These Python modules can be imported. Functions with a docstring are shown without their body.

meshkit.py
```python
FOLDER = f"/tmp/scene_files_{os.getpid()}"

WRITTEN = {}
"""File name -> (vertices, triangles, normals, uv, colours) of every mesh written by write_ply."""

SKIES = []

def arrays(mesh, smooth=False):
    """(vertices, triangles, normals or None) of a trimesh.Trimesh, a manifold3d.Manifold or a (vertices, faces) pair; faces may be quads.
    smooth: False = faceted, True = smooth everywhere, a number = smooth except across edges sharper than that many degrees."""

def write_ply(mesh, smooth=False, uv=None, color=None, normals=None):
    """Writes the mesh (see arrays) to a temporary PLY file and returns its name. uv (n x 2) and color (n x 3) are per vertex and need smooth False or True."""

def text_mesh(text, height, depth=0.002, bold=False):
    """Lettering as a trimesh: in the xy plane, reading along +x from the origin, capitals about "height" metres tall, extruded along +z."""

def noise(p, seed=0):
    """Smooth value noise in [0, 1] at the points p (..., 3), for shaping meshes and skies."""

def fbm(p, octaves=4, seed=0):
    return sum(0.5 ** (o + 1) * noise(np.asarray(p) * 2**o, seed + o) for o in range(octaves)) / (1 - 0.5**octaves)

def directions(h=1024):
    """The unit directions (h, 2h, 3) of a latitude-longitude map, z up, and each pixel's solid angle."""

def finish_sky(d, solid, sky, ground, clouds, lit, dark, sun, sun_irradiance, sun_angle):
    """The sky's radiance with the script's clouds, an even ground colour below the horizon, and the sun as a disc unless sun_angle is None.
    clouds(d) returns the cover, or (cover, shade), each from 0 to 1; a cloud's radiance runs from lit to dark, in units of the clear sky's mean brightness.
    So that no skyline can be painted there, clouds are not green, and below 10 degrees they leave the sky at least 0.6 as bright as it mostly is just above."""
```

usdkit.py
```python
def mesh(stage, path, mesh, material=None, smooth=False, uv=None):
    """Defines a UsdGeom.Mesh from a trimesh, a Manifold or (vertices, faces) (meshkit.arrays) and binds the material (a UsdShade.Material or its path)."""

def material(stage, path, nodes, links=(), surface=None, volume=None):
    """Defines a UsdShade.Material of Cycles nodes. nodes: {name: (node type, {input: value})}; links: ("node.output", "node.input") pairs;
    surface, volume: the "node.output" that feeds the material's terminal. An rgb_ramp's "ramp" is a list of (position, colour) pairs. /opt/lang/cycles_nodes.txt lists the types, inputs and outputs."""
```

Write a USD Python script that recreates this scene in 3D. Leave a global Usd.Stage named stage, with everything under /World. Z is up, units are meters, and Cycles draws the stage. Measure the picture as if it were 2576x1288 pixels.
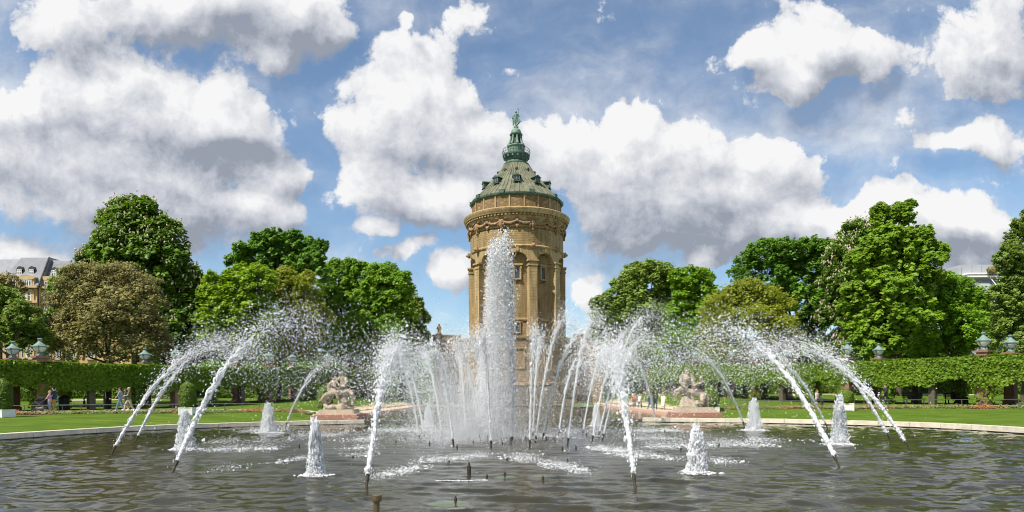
import math, random
import numpy as np, trimesh, usdkit, meshkit
import manifold3d as m3
from manifold3d import Manifold, CrossSection
from scipy.spatial import Delaunay, cKDTree
from shapely.geometry import Polygon, Point
from shapely import affinity
from pxr import Usd, UsdGeom, UsdLux, UsdShade, Sdf, Gf, Vt

stage = Usd.Stage.CreateInMemory()
UsdGeom.SetStageUpAxis(stage, UsdGeom.Tokens.z)
UsdGeom.SetStageMetersPerUnit(stage, 1.0)
UsdGeom.Xform.Define(stage, '/World')
UsdGeom.Scope.Define(stage, '/World/Looks')
rng = np.random.default_rng(7)
random.seed(7)

# ------------------------------------------------------------------ camera
F, CX, HY, EYE, ROLL = 1675.0, 1288.0, 990.0, 2.0, 0.0062   # lens in units of a 2576 wide frame; eye height above the water
cam = UsdGeom.Camera.Define(stage, '/World/camera')
c_, s_ = math.cos(ROLL), math.sin(ROLL)
cam.AddTransformOp().Set(Gf.Matrix4d(c_, 0, -s_, 0, s_, 0, c_, 0, 0, -1, 0, 0, 0, 0, EYE, 1))
cam.CreateHorizontalApertureAttr(36.0)
cam.CreateVerticalApertureAttr(18.0)
cam.CreateFocalLengthAttr(36.0 * F / 2576.0)
cam.CreateVerticalApertureOffsetAttr((HY - 644.0) / 2576.0 * 36.0)
cam.CreateClippingRangeAttr(Gf.Vec2f(0.1, 5000))
EXPOSURE = 0.80
cam.CreateExposureAttr(EXPOSURE)

# ------------------------------------------------------------------ sun and sky
SUN = np.array([-0.75, -0.66, 0.0]); SUN /= np.linalg.norm(SUN)
ELEV = math.radians(55)
SUN = np.array([SUN[0] * math.cos(ELEV), SUN[1] * math.cos(ELEV), math.sin(ELEV)])
sun = UsdLux.DistantLight.Define(stage, '/World/sun')
sun.CreateIntensityAttr(1.15)
sun.CreateAngleAttr(0.5)
sun.CreateNormalizeAttr(True)
sun.CreateColorAttr(Gf.Vec3f(1.0, 0.95, 0.86))
zaxis = Gf.Vec3d(*map(float, SUN))
xaxis = (Gf.Vec3d(0, 0, 1) ^ zaxis).GetNormalized()
yaxis = zaxis ^ xaxis
sun.AddTransformOp().Set(Gf.Matrix4d(xaxis[0], xaxis[1], xaxis[2], 0, yaxis[0], yaxis[1], yaxis[2], 0, zaxis[0], zaxis[1], zaxis[2], 0, 0, 0, 0, 1))

SKY_STRENGTH = 0.10
BILLOW = 0.75
# clouds: (centre x, centre y, half width, half height) as bearings and heights over the horizon, in units of the lens above
COVER = [
 (330,50,270,120,1),(620,30,300,130,1),(770,60,110,90,1),(120,80,150,95,.9),(640,150,95,70,.8),
 (300,225,170,120,1),(80,265,190,100,1),(430,265,180,130,1),(570,340,150,110,1),(705,435,105,75,1),(430,370,330,90,1),(60,350,250,90,1),
 (150,450,290,100,1),(460,480,270,90,1),(680,540,120,60,.9),(160,565,330,90,1),(520,590,270,90,1),(60,640,260,50,.9),
 (1035,205,150,110,1),(890,280,140,95,1),(1110,300,150,130,1),(990,350,190,90,.9),(925,425,75,85,1),(1010,505,170,90,1),(1110,520,130,80,.9),
 (1215,345,120,75,1),(1230,440,140,120,1),
 (1390,350,90,85,1),(1540,315,130,95,1),(1660,340,170,110,1),(1820,380,190,100,1),(1970,410,150,85,1),(1450,440,160,120,1),(1660,480,270,140,1),(1900,510,230,110,1),(2070,560,160,80,1),(1600,590,270,90,1),(1870,610,240,80,1),
 (1120,660,95,75,1),(1170,700,60,60,.9),(1000,650,55,30,.9),(960,610,30,14,.6),(1490,705,80,55,1),(1045,612,50,30,.8),(925,598,65,24,.7),
 (2080,95,150,110,.95),(1990,140,140,80,.8),(1885,150,70,50,.9),(1980,205,75,50,.85),(2180,145,110,70,.8),
 (2490,60,180,120,1),(2400,150,160,70,.9),(2530,170,110,75,1),
 (2350,350,95,36,.9),(2480,335,130,50,.9),
 (2370,540,130,90,1),(2490,560,130,80,1),(2300,600,190,90,1),(2225,500,65,42,.9),(2440,650,190,80,1),(1760,672,45,30,.8),
 (1220,30,85,65,.8),(1020,70,30,20,.7),(2150,640,150,60,.8),
]
SHADE = [(600,100,230,85,1),(330,60,130,60,.5),(760,130,100,40,.5),(470,365,300,62,1.1),(110,330,150,40,.7),(640,400,120,50,.6),(170,585,260,48,1.2),(480,590,300,55,1),(430,500,200,30,.5),(30,500,150,30,.4),
 (1030,570,170,40,.9),(950,400,120,40,.45),(1090,340,60,60,.3),(1640,575,260,62,1.1),(1500,520,130,70,.5),(1800,560,200,40,.5),(1900,630,200,40,.7),(1700,430,180,35,.4),
 (2090,150,140,30,.5),(2480,150,130,40,.5),(2400,620,170,45,.8),(2300,660,200,40,.8),(2420,590,60,30,.5),(2500,170,100,40,.4)]

def sky_material():
    N, L = {}, []
    def node(k, kind, **v):
        N[k] = (kind, v); return k
    def math_(k, op, a, b=None, c=None):
        n = {'math_type': op}
        for s, x in (('value1', a), ('value2', b), ('value3', c)):
            if x is None: continue
            if isinstance(x, str): L.append((x, f'{k}.{s}'))
            else: n[s] = float(x)
        N[k] = ('math', n)
        return f'{k}.value'
    node('tc', 'texture_coordinate'); node('sep', 'separate_xyz'); L.append(('tc.generated', 'sep.vector'))
    ay = math_('ay', 'maximum', math_('ay0', 'absolute', 'sep.y'), 0.30)
    u = math_('u', 'divide', 'sep.x', ay); v = math_('v', 'divide', 'sep.z', ay)
    node('uv', 'combine_xyz'); L.extend([(u, 'uv.x'), (v, 'uv.y')])
    # domain warp
    node('wn', 'noise_texture', dimensions='2D', scale=5.0, detail=4.0, roughness=0.55); L.append(('uv.vector', 'wn.vector'))
    node('wv', 'vector_math', math_type='subtract', vector2=(0.5, 0.5, 0.5)); L.append(('wn.color', 'wv.vector1'))
    node('ws', 'vector_math', math_type='scale', scale=0.10); L.append(('wv.vector', 'ws.vector1'))
    node('wu', 'vector_math', math_type='add'); L.extend([('uv.vector', 'wu.vector1'), ('ws.vector', 'wu.vector2')])
    def field(tag, blobs, grow, src='wu.vector'):
        total = None
        for i, (x, y, rx, ry, w) in enumerate(blobs):
            k = f'{tag}{i}'
            uu, vv = (x - CX) / F, (HY - y) / F
            node(k + 'm', 'mapping', mapping_type='texture', location=(uu + ROLL * vv, vv - ROLL * uu, 0), scale=(rx / F * grow, ry / F * grow, 1))
            L.append((src, k + 'm.vector'))
            node(k + 'g', 'gradient_texture', gradient_type='spherical'); L.append((k + 'm.vector', k + 'g.vector'))
            N[k + 'a'] = ('math', {'math_type': 'multiply_add', 'value2': float(w)} | ({} if total else {'value3': 0.0}))
            L.append((k + 'g.fac', k + 'a.value1'))
            if total: L.append((total, k + 'a.value3'))
            total = k + 'a.value'
        return total
    S = math_('Smin', 'minimum', field('c', COVER, 1.16), 1.15)
    node('wl', 'vector_math', math_type='add', vector2=(-0.022, 0.034, 0)); L.append(('wu.vector', 'wl.vector1'))
    S2 = math_('S2min', 'minimum', field('q', COVER, 1.16, 'wl.vector'), 1.15)
    D = math_('Dmin', 'minimum', field('d', SHADE, 1.5), 1.0)
    # billows, and the same a step towards the sun
    node('w2', 'vector_math', math_type='scale', scale=0.045); L.append(('wv.vector', 'w2.vector1'))
    node('w3', 'vector_math', math_type='add'); L.extend([('uv.vector', 'w3.vector1'), ('w2.vector', 'w3.vector2')])
    def billow(tag, off):
        node(tag + 'o', 'vector_math', math_type='add', vector2=off); L.append(('w3.vector', tag + 'o.vector1'))
        node(tag + 'n', 'noise_texture', dimensions='2D', scale=6.5, detail=11.0, roughness=0.60, lacunarity=2.0); L.append((tag + 'o.vector', tag + 'n.vector'))
        node(tag + 'v', 'voronoi_texture', dimensions='2D', feature='f1', scale=8.0, detail=5.0, roughness=0.62, lacunarity=2.2, use_normalize=True); L.append((tag + 'o.vector', tag + 'v.vector'))
        a = math_(tag + 'i', 'subtract', 0.45, tag + 'v.distance')
        return math_(tag + 's', 'add', tag + 'n.fac', math_(tag + 'q', 'multiply', a, BILLOW))
    b0 = billow('e', (0, 0, 0)); b1 = billow('f', (-0.016, 0.026, 0))
    # cover
    dens = math_('dens', 'add', math_('sm', 'multiply', S, 1.1), math_('bm', 'multiply', math_('bs', 'subtract', b0, 0.60), 2.0))
    soft = math_('soft', 'multiply_add', D, 0.45, 0.50)
    node('cov', 'map_range', range_type='smoothstep', from_min=0.22, to_min=0.0, to_max=1.0, clamp=True); L.extend([(dens, 'cov.value'), (soft, 'cov.from_max')])
    # faint high veil over the blue
    node('vm', 'mapping', scale=(1.3, 2.6, 1), rotation=(0, 0, -0.5)); L.append(('wu.vector', 'vm.vector'))
    node('vn', 'noise_texture', dimensions='2D', scale=2.2, detail=7.0, roughness=0.62); L.append(('vm.vector', 'vn.vector'))
    node('veil', 'map_range', range_type='smoothstep', from_min=0.36, from_max=0.80, to_min=0.10, to_max=0.72, clamp=True); L.append(('vn.fac', 'veil.value'))
    cover = math_('cover', 'maximum', 'cov.result', 'veil.result')
    # light and shade of the clouds
    rel = math_('rel', 'multiply', math_('rel0', 'subtract', b0, b1), 1.55)
    thick = math_('th', 'multiply', D, -0.56)
    big = math_('big', 'multiply', math_('big0', 'subtract', S, S2), 0.75)
    lit = math_('lit', 'add', math_('l0', 'add', math_('l1', 'add', rel, big), thick), 0.645)
    node('tone', 'rgb_ramp', ramp=[(0.0, CLOUD_DARK), (0.35, CLOUD_MID), (0.75, CLOUD_LIT), (1.0, CLOUD_TOP)]); L.append((lit, 'tone.fac'))
    node('sky', 'sky_texture', sky_type='single_scattering', sun_disc=False, sun_elevation=float(ELEV), sun_rotation=float(math.atan2(SUN[0], SUN[1])), altitude=150.0, air_density=1.0, aerosol_density=0.35, ozone_density=1.0)
    node('tint', 'mix_color', blend_type='multiply', fac=1.0, b=SKY_TINT); L.append(('sky.color', 'tint.a'))
    node('mx', 'mix_color', blend_type='mix'); L.extend([(cover, 'mx.fac'), ('tint.result', 'mx.a'), ('tone.color', 'mx.b')])
    node('bg', 'background_shader', strength=SKY_STRENGTH); L.append(('mx.result', 'bg.color'))
    return usdkit.material(stage, '/World/Looks/sky', N, L, surface='bg.background')
def lin(*rgb):
    return tuple(float(((c / 255 + 0.055) / 1.055) ** 2.4 if c > 10 else c / 255 / 12.92) for c in rgb)
k_ = 1.0 / SKY_STRENGTH / 2 ** EXPOSURE
CLOUD_DARK, CLOUD_MID, CLOUD_LIT, CLOUD_TOP = [tuple(k_ * x for x in lin(*c)) for c in ((152, 160, 174), (192, 196, 206), (227, 229, 233), (247, 247, 248))]
SKY_TINT = (0.68, 0.79, 0.84)
dome = UsdLux.DomeLight.Define(stage, '/World/sky')
UsdShade.MaterialBindingAPI.Apply(dome.GetPrim()).Bind(sky_material())
dome.GetPrim().SetCustomDataByKey('kind', 'structure')
# ------------------------------------------------------------------ tools
_used = {}
def fresh(parent, name):
    key = f'{parent}/{name}'
    n = _used.get(key, -1) + 1
    _used[key] = n
    return key if n == 0 else f'{key}_{n:03d}'
def tag(path, label=None, cat=None, group=None, kind=None):
    p = stage.GetPrimAtPath(path)
    for k, v in (('label', label), ('category', cat), ('group', group), ('kind', kind)):
        if v: p.SetCustomDataByKey(k, v)
    return path
def thing(name, label, cat, group=None, loc=(0, 0, 0), rotz=0.0):
    path = fresh('/World', name)
    x = UsdGeom.Xform.Define(stage, path)
    x.AddTranslateOp().Set(Gf.Vec3d(*map(float, loc)))
    if rotz: x.AddRotateZOp().Set(float(rotz))
    return tag(path, label, cat, group)
def put(parent, name, mesh, mat, smooth=False, **data):
    if isinstance(mesh, list): mesh = trimesh.util.concatenate([tm(x) for x in mesh])
    mesh = tm(mesh)
    if smooth: mesh.remove_unreferenced_vertices()
    path = fresh(parent or '/World', name)
    usdkit.mesh(stage, path, mesh, mat, smooth)
    if data: tag(path, **data)
    return path
def copy_of(src, label=None, group=None, loc=(0, 0, 0), rotz=0.0, scale=None, name=None):
    was = stage.GetPrimAtPath(src).GetCustomData()
    path = fresh('/World', name or src.split('/')[-1])
    p = stage.DefinePrim(path, 'Xform')
    p.GetReferences().AddInternalReference(src)
    p.SetInstanceable(True)
    x = UsdGeom.Xform(p); x.ClearXformOpOrder()
    x.AddTranslateOp(opSuffix='at').Set(Gf.Vec3d(*map(float, loc))); x.AddRotateZOp(opSuffix='at').Set(float(rotz))
    if scale: x.AddScaleOp(opSuffix='at').Set(Gf.Vec3f(*([float(scale)] * 3 if np.ndim(scale) == 0 else map(float, scale))))
    return tag(path, label or was.get('label'), was.get('category'), group or was.get('group'))
def tm(x):
    if hasattr(x, 'to_mesh'):
        m = x.to_mesh(); return trimesh.Trimesh(m.vert_properties[:, :3], m.tri_verts, process=False)
    if isinstance(x, tuple):
        v, f = np.asarray(x[0], float), np.asarray(x[1], int)
        if f.shape[1] == 4: f = np.vstack([f[:, [0, 1, 2]], f[:, [0, 2, 3]]])
        return trimesh.Trimesh(v, f, process=False)
    return x
def P(px, py, Z):
    """the point seen at a place of the 2576 wide frame at the distance Z"""
    a, b = (px - CX) / F, (HY - py) / F
    return np.array([(a + ROLL * b) * Z, Z, EYE + (b - ROLL * a) * Z])
def Pz(px, py, z=0.0):
    """the same, on the level z"""
    a, b = (px - CX) / F, (HY - py) / F
    return P(px, py, (z - EYE) / (b - ROLL * a))
def box(c, s, rz=0.0):
    m = trimesh.creation.box(s)
    if rz: m.apply_transform(trimesh.transformations.rotation_matrix(rz, (0, 0, 1)))
    m.apply_translation(c); return m
_SP = {}
def ball(c, r, n=10):
    return Manifold.sphere(float(r), n).translate([float(x) for x in c])
def bone(a, ra, b, rb, n=10):
    return Manifold.batch_hull([ball(a, ra, n), ball(b, rb, n)])
def chain(pts, rads, n=10):
    return [bone(pts[i], rads[i], pts[i + 1], rads[i + 1], n) for i in range(len(pts) - 1)]
def union(ms):
    return Manifold.batch_boolean(ms, m3.OpType.Add)
def sstep(x):
    x = np.clip(x, 0, 1); return x * x * (3 - 2 * x)
def revolve(prof, n=48, a0=0.0, a1=2 * math.pi):
    """surface of revolution about z of (r, z) points, r and z listed from the bottom up (outside faces out)"""
    prof = np.asarray(prof, float); k = len(prof); full = abs(a1 - a0 - 2 * math.pi) < 1e-6
    m = n if full else n + 1
    th = a0 + (a1 - a0) * np.arange(m) / n
    v = np.stack([np.outer(np.cos(th), prof[:, 0]), np.outer(np.sin(th), prof[:, 0]), np.tile(prof[:, 1], (m, 1))], -1).reshape(-1, 3)
    i, j = np.meshgrid(np.arange(n), np.arange(k - 1), indexing='ij'); i2 = (i + 1) % m
    q = np.stack([i * k + j, i2 * k + j, i2 * k + j + 1, i * k + j + 1], -1).reshape(-1, 4)
    return tm((v, q))
def tube(pts, r, n=8, cap=True):
    pts = np.asarray(pts, float); r = np.broadcast_to(r, len(pts)).astype(float)
    t = np.gradient(pts, axis=0); t /= np.linalg.norm(t, axis=1)[:, None] + 1e-12
    up = np.where(np.abs(t[:, 2:3]) > 0.9, [[1.0, 0, 0]], [[0, 0, 1.0]])
    a = np.cross(t, up); a /= np.linalg.norm(a, axis=1)[:, None] + 1e-12
    for i in range(1, len(a)):
        x = a[i - 1] - t[i] * (a[i - 1] @ t[i]); a[i] = x / (np.linalg.norm(x) + 1e-12)
    b = np.cross(t, a); th = np.arange(n) / n * 2 * np.pi
    v = (pts[:, None] + r[:, None, None] * (a[:, None] * np.cos(th)[None, :, None] + b[:, None] * np.sin(th)[None, :, None])).reshape(-1, 3)
    i, j = np.meshgrid(np.arange(len(pts) - 1), np.arange(n), indexing='ij'); j2 = (j + 1) % n
    q = np.stack([i * n + j, i * n + j2, (i + 1) * n + j2, (i + 1) * n + j], -1).reshape(-1, 4)
    f = np.vstack([q[:, [0, 1, 2]], q[:, [0, 2, 3]]])
    if cap:
        v = np.vstack([v, pts[:1], pts[-1:]]); k = len(v); m = (len(pts) - 1) * n
        jj = np.arange(n)
        f = np.vstack([f, np.stack([np.full(n, k - 2), (jj + 1) % n, jj], -1), np.stack([np.full(n, k - 1), m + jj, m + (jj + 1) % n], -1)])
    return trimesh.Trimesh(v, f, process=False)
OCT_F = np.array([[0, 2, 4], [2, 1, 4], [1, 3, 4], [3, 0, 4], [2, 0, 5], [1, 2, 5], [3, 1, 5], [0, 3, 5]])
def blobs(p, r, axis=None, stretch=1.0):
    """many small eight-sided drops"""
    p = np.asarray(p, float); n = len(p); r = np.broadcast_to(r, n)
    a = rng.normal(size=(n, 3)) if axis is None else np.asarray(axis, float) + 1e-6
    a /= np.linalg.norm(a, axis=1)[:, None]
    b = np.cross(a, rng.normal(size=(n, 3))); b /= np.linalg.norm(b, axis=1)[:, None] + 1e-9
    c = np.cross(a, b); s = np.broadcast_to(stretch, n)
    v = np.stack([p + b * r[:, None], p - b * r[:, None], p + c * r[:, None], p - c * r[:, None], p + a * (r * s)[:, None], p - a * (r * s)[:, None]], 1)
    return trimesh.Trimesh(v.reshape(-1, 3), (OCT_F[None] + 6 * np.arange(n)[:, None, None]).reshape(-1, 3), process=False)
TET = np.array([[1, 1, 1], [1, -1, -1], [-1, 1, -1], [-1, -1, 1]]) / 1.3
def specks(p, r):
    """very fine drops, four faces each"""
    p = np.asarray(p, float); n = len(p); q = rng.normal(size=(n, 4)); q /= np.linalg.norm(q, axis=1)[:, None]; w, x, y, z = q.T
    R = np.stack([1 - 2 * (y * y + z * z), 2 * (x * y - z * w), 2 * (x * z + y * w), 2 * (x * y + z * w), 1 - 2 * (x * x + z * z), 2 * (y * z - x * w), 2 * (x * z - y * w), 2 * (y * z + x * w), 1 - 2 * (x * x + y * y)], -1).reshape(n, 3, 3)
    v = p[:, None] + np.einsum('nij,kj->nki', R, TET) * np.broadcast_to(r, n)[:, None, None]
    return trimesh.Trimesh(v.reshape(-1, 3), (np.array([[0, 1, 2], [0, 3, 1], [0, 2, 3], [1, 3, 2]])[None] + 4 * np.arange(n)[:, None, None]).reshape(-1, 3), process=False)
def leaves(p, nrm, size, fold=0.25):
    """many leaf-sized pieces, two triangles each, folded a little along the midrib"""
    n = len(p); nrm = nrm / (np.linalg.norm(nrm, axis=1)[:, None] + 1e-9)
    a = np.cross(nrm, rng.normal(size=(n, 3))); a /= np.linalg.norm(a, axis=1)[:, None] + 1e-9
    b = np.cross(nrm, a); s = np.broadcast_to(size, n)[:, None] * rng.uniform(0.65, 1.3, (n, 1))
    v = np.stack([p - a * s * 0.6, p + b * s * 0.42 - nrm * s * fold * 0.4, p + a * s * 0.6, p - b * s * 0.42 - nrm * s * fold * 0.4], 1).reshape(-1, 3)
    f = (np.array([[0, 2, 1], [0, 3, 2]])[None] + 4 * np.arange(n)[:, None, None]).reshape(-1, 3)
    return trimesh.Trimesh(v, f, process=False)

# ------------------------------------------------------------------ materials
def M(name, c1, c2=None, rough=0.8, scale=3.0, detail=6.0, island=0.0, bump=0.0, bscale=None, spec=0.3, metal=0.0, streak=0.0):
    n = {'p': ('principled_bsdf', {'roughness': rough, 'specular_ior_level': spec, 'metallic': metal, 'base_color': c1})}
    l = []
    if c2 is not None or bump:
        n['g'] = ('texture_coordinate', {})
        n['t'] = ('noise_texture', {'scale': scale, 'detail': detail, 'roughness': 0.62}); l.append(('g.object', 't.vector'))
    if c2 is not None:
        n['r'] = ('rgb_ramp', {'ramp': [(0.28, c1), (0.72, c2)]}); l.append(('t.fac', 'r.fac'))
        src = 'r.color'
        if island:
            n['i'] = ('geometry', {}); n['h'] = ('map_range', {'from_min': 0.0, 'from_max': 1.0, 'to_min': 1 - island, 'to_max': 1 + island})
            n['x'] = ('vector_math', {'math_type': 'scale'})
            l += [('i.random_per_island', 'h.value'), (src, 'x.vector1'), ('h.result', 'x.scale')]; src = 'x.vector'
        if streak:
            n['sm'] = ('mapping', {'scale': (0.9, 0.9, 0.10)}); n['sn'] = ('noise_texture', {'scale': 1.4, 'detail': 7.0, 'roughness': 0.68}); n['sr'] = ('map_range', {'from_min': 0.36, 'from_max': 0.58, 'to_min': 1 - streak, 'to_max': 1.06, 'clamp': True}); n['sx'] = ('vector_math', {'math_type': 'scale'})
            l += [('g.object', 'sm.vector'), ('sm.vector', 'sn.vector'), ('sn.fac', 'sr.value'), (src, 'sx.vector1'), ('sr.result', 'sx.scale')]; src = 'sx.vector'
        l.append((src, 'p.base_color'))
    if bump:
        n['bt'] = ('noise_texture', {'scale': bscale or scale * 4, 'detail': 5.0}); n['b'] = ('bump', {'strength': bump, 'distance': 0.05})
        l += [('g.object', 'bt.vector'), ('bt.fac', 'b.height'), ('b.normal', 'p.normal')]
    return usdkit.material(stage, f'/World/Looks/{name}', n, l, surface='p.BSDF')
def leaf_mat(name, cols, trans=0.35, rough=0.5, patch=None):
    """green per leaf, drifting over larger patches"""
    n = {'i': ('geometry', {}), 't': ('noise_texture', {'scale': 0.35, 'detail': 3.0}), 'a': ('math', {'math_type': 'multiply_add', 'value2': 0.6}), 'm': ('math', {'math_type': 'multiply', 'value2': 0.42}),
         'r': ('rgb_ramp', {'ramp': cols}), 'd': ('principled_bsdf', {'roughness': rough, 'specular_ior_level': 0.25}), 'tr': ('translucent_bsdf', {}),
         'hs': ('hsv', {'hue': 0.488, 'saturation': 1.08, 'value': 1.35, 'fac': 1.0}), 'x': ('mix_closure', {'fac': trans})}
    l = [('i.position', 't.vector'), ('i.random_per_island', 'm.value1'), ('t.fac', 'a.value1'), ('m.value', 'a.value3'), ('a.value', 'r.fac'), ('r.color', 'd.base_color'),
         ('r.color', 'hs.color'), ('hs.color', 'tr.color'), ('d.BSDF', 'x.closure1'), ('tr.BSDF', 'x.closure2')]
    return usdkit.material(stage, f'/World/Looks/{name}', n, l, surface='x.closure')
# ------------------------------------------------------------------ the pool's outline and the lie of the land
_half = [(0.01, 46.5), (7, 45.6), (12.7, 43.6), (16.6, 41.7), (19.8, 39.4), (22.0, 36.2), (23.3, 30.2), (24.0, 24), (23.2, 15), (19.5, 7), (12, 1.2), (5, -0.7), (0.01, -1.0)]
def smooth_closed(pts, n):
    from scipy.interpolate import splprep, splev
    p = np.vstack([pts, pts[:1]]); t, _ = splprep(p.T, s=0.6, per=True)
    return np.stack(splev(np.linspace(0, 1, n, endpoint=False), t), -1)
_h = np.array(_half)[1:-1]
POOL = smooth_closed(np.vstack([[0, 46.4], _h, [0, -1.0], (_h * [-1, 1])[::-1]]), 260)
POOL_POLY = Polygon(POOL)
BED = np.array([(-70, 36), (-50, 42.5), (-36, 46.3), (-25, 48.0), (-15, 48.6), (15, 48.6), (25, 48.0), (36, 46.3), (50, 42.5), (70, 36)], float)   # the front of the flower bed
def bed_y(x): return np.interp(np.abs(x), BED[5:, 0], BED[5:, 1])
UX, UY0, UY1 = 12.6, 46.9, 92.0         # the upper basin: half width, from, to
UPPER_POLY = Polygon([(-UX, UY0 - 2), (UX, UY0 - 2), (UX, UY1), (-UX, UY1)])
_pt = cKDTree(POOL)
def ground_z(x, y):
    x, y = np.asarray(x, float), np.asarray(y, float)
    dk = _pt.query(np.stack([x, y], -1))[0]; db = np.maximum(bed_y(x) - y, 0)
    lawn = 0.24 + 0.46 * sstep(dk / (dk + db + 1e-6)) ** 0.9
    back = np.where(y > bed_y(x), 0.70 + 0.18 * sstep((y - bed_y(x)) / 1.2), lawn)
    side = sstep((np.abs(x) - 15.5) / 5.5)
    k = np.maximum(side, 1 - sstep((y - 50) / 6))
    k = np.where((np.abs(x) < 17) & (y > 45), np.minimum(k, sstep((np.abs(x) - 13.3) / 3.0)), k)
    far = 0.85 * sstep((y - 60) / 28) * side
    return 0.24 + (back - 0.24) * k + far
def ground_mesh(pts_boundary, step, bounds, inside, lift=0.0):
    """a sheet that follows the ground, made of the points on its edges and a grid between them"""
    x0, y0, x1, y1 = bounds
    gx, gy = np.meshgrid(np.arange(x0, x1, step), np.arange(y0, y1, step))
    g = np.stack([gx.ravel(), gy.ravel()], -1) + 1e-3
    if len(pts_boundary):
        d = cKDTree(pts_boundary).query(g)[0]; g = g[d > step * 0.55]
        p = np.vstack([pts_boundary, g])
    else: p = g
    f = Delaunay(p).simplices
    c = p[f].mean(1); f = f[inside(c)]
    a = p[f]; s = np.cross(a[:, 1] - a[:, 0], a[:, 2] - a[:, 0]); f[s < 0] = f[s < 0][:, ::-1]
    return trimesh.Trimesh(np.column_stack([p, ground_z(p[:, 0], p[:, 1]) + lift]), f, process=False)
def dense(poly, step):
    poly = np.asarray(poly, float); out = []
    for a, b in zip(poly[:-1], poly[1:]):
        n = max(1, int(np.linalg.norm(b - a) / step)); out.append(a + (b - a) * np.arange(n)[:, None] / n)
    return np.vstack(out + [poly[-1:]])
import shapely
_upper_edge = dense(np.array(UPPER_POLY.exterior.coords), 0.8)
_edges = np.vstack([POOL, _upper_edge[_upper_edge[:, 1] > 45.5]])
def _land(c):
    pts = shapely.points(c)
    return ~(shapely.contains(POOL_POLY, pts) | shapely.contains(UPPER_POLY, pts))
LAWN = usdkit.material(stage, '/World/Looks/lawn', {
    'g': ('geometry', {}), 'n': ('noise_texture', {'scale': 0.35, 'detail': 8.0, 'roughness': 0.7}), 'ms': ('mapping', {'scale': (0.35, 1.6, 1.0)}),
    'n2': ('noise_texture', {'scale': 1.3, 'detail': 6.0, 'roughness': 0.65}), 'add': ('math', {'math_type': 'multiply_add', 'value2': 0.6}),
    'h': ('math', {'math_type': 'multiply', 'value2': 0.4}), 'n3': ('noise_texture', {'scale': 38.0, 'detail': 3.0}), 'bp': ('bump', {'strength': 0.9, 'distance': 0.04}),
    'r': ('rgb_ramp', {'ramp': [(0.34, (0.036, 0.078, 0.008)), (0.5, (0.076, 0.128, 0.013)), (0.66, (0.140, 0.178, 0.032))]}), 'p': ('principled_bsdf', {'roughness': 0.75, 'specular_ior_level': 0.05})},
    [('g.position', 'n.vector'), ('g.position', 'ms.vector'), ('ms.vector', 'n2.vector'), ('n.fac', 'h.value1'), ('n2.fac', 'add.value1'), ('h.value', 'add.value3'), ('add.value', 'r.fac'), ('r.color', 'p.base_color'),
     ('g.position', 'n3.vector'), ('n3.fac', 'bp.height'), ('bp.normal', 'p.normal')], surface='p.BSDF')
GRAVEL = M('gravel', (0.46, 0.40, 0.31), (0.34, 0.29, 0.22), 0.95, 6.0, 8.0)
near = ground_mesh(_edges, 1.2, (-72, -6, 72, 125), _land)
put(None, 'lawn', near, LAWN, True, kind='structure')
_far_outer = [(-1500, -700), (1500, -700), (1500, 2500), (-1500, 2500)]
def frame(outer, inner, z):
    a, b = np.array(outer, float), np.array(inner, float)
    v = np.column_stack([np.vstack([a, b]), np.full(8, z)])
    return tm((v, [[i, (i + 1) % 4, 4 + (i + 1) % 4, 4 + i] for i in range(4)]))
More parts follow.
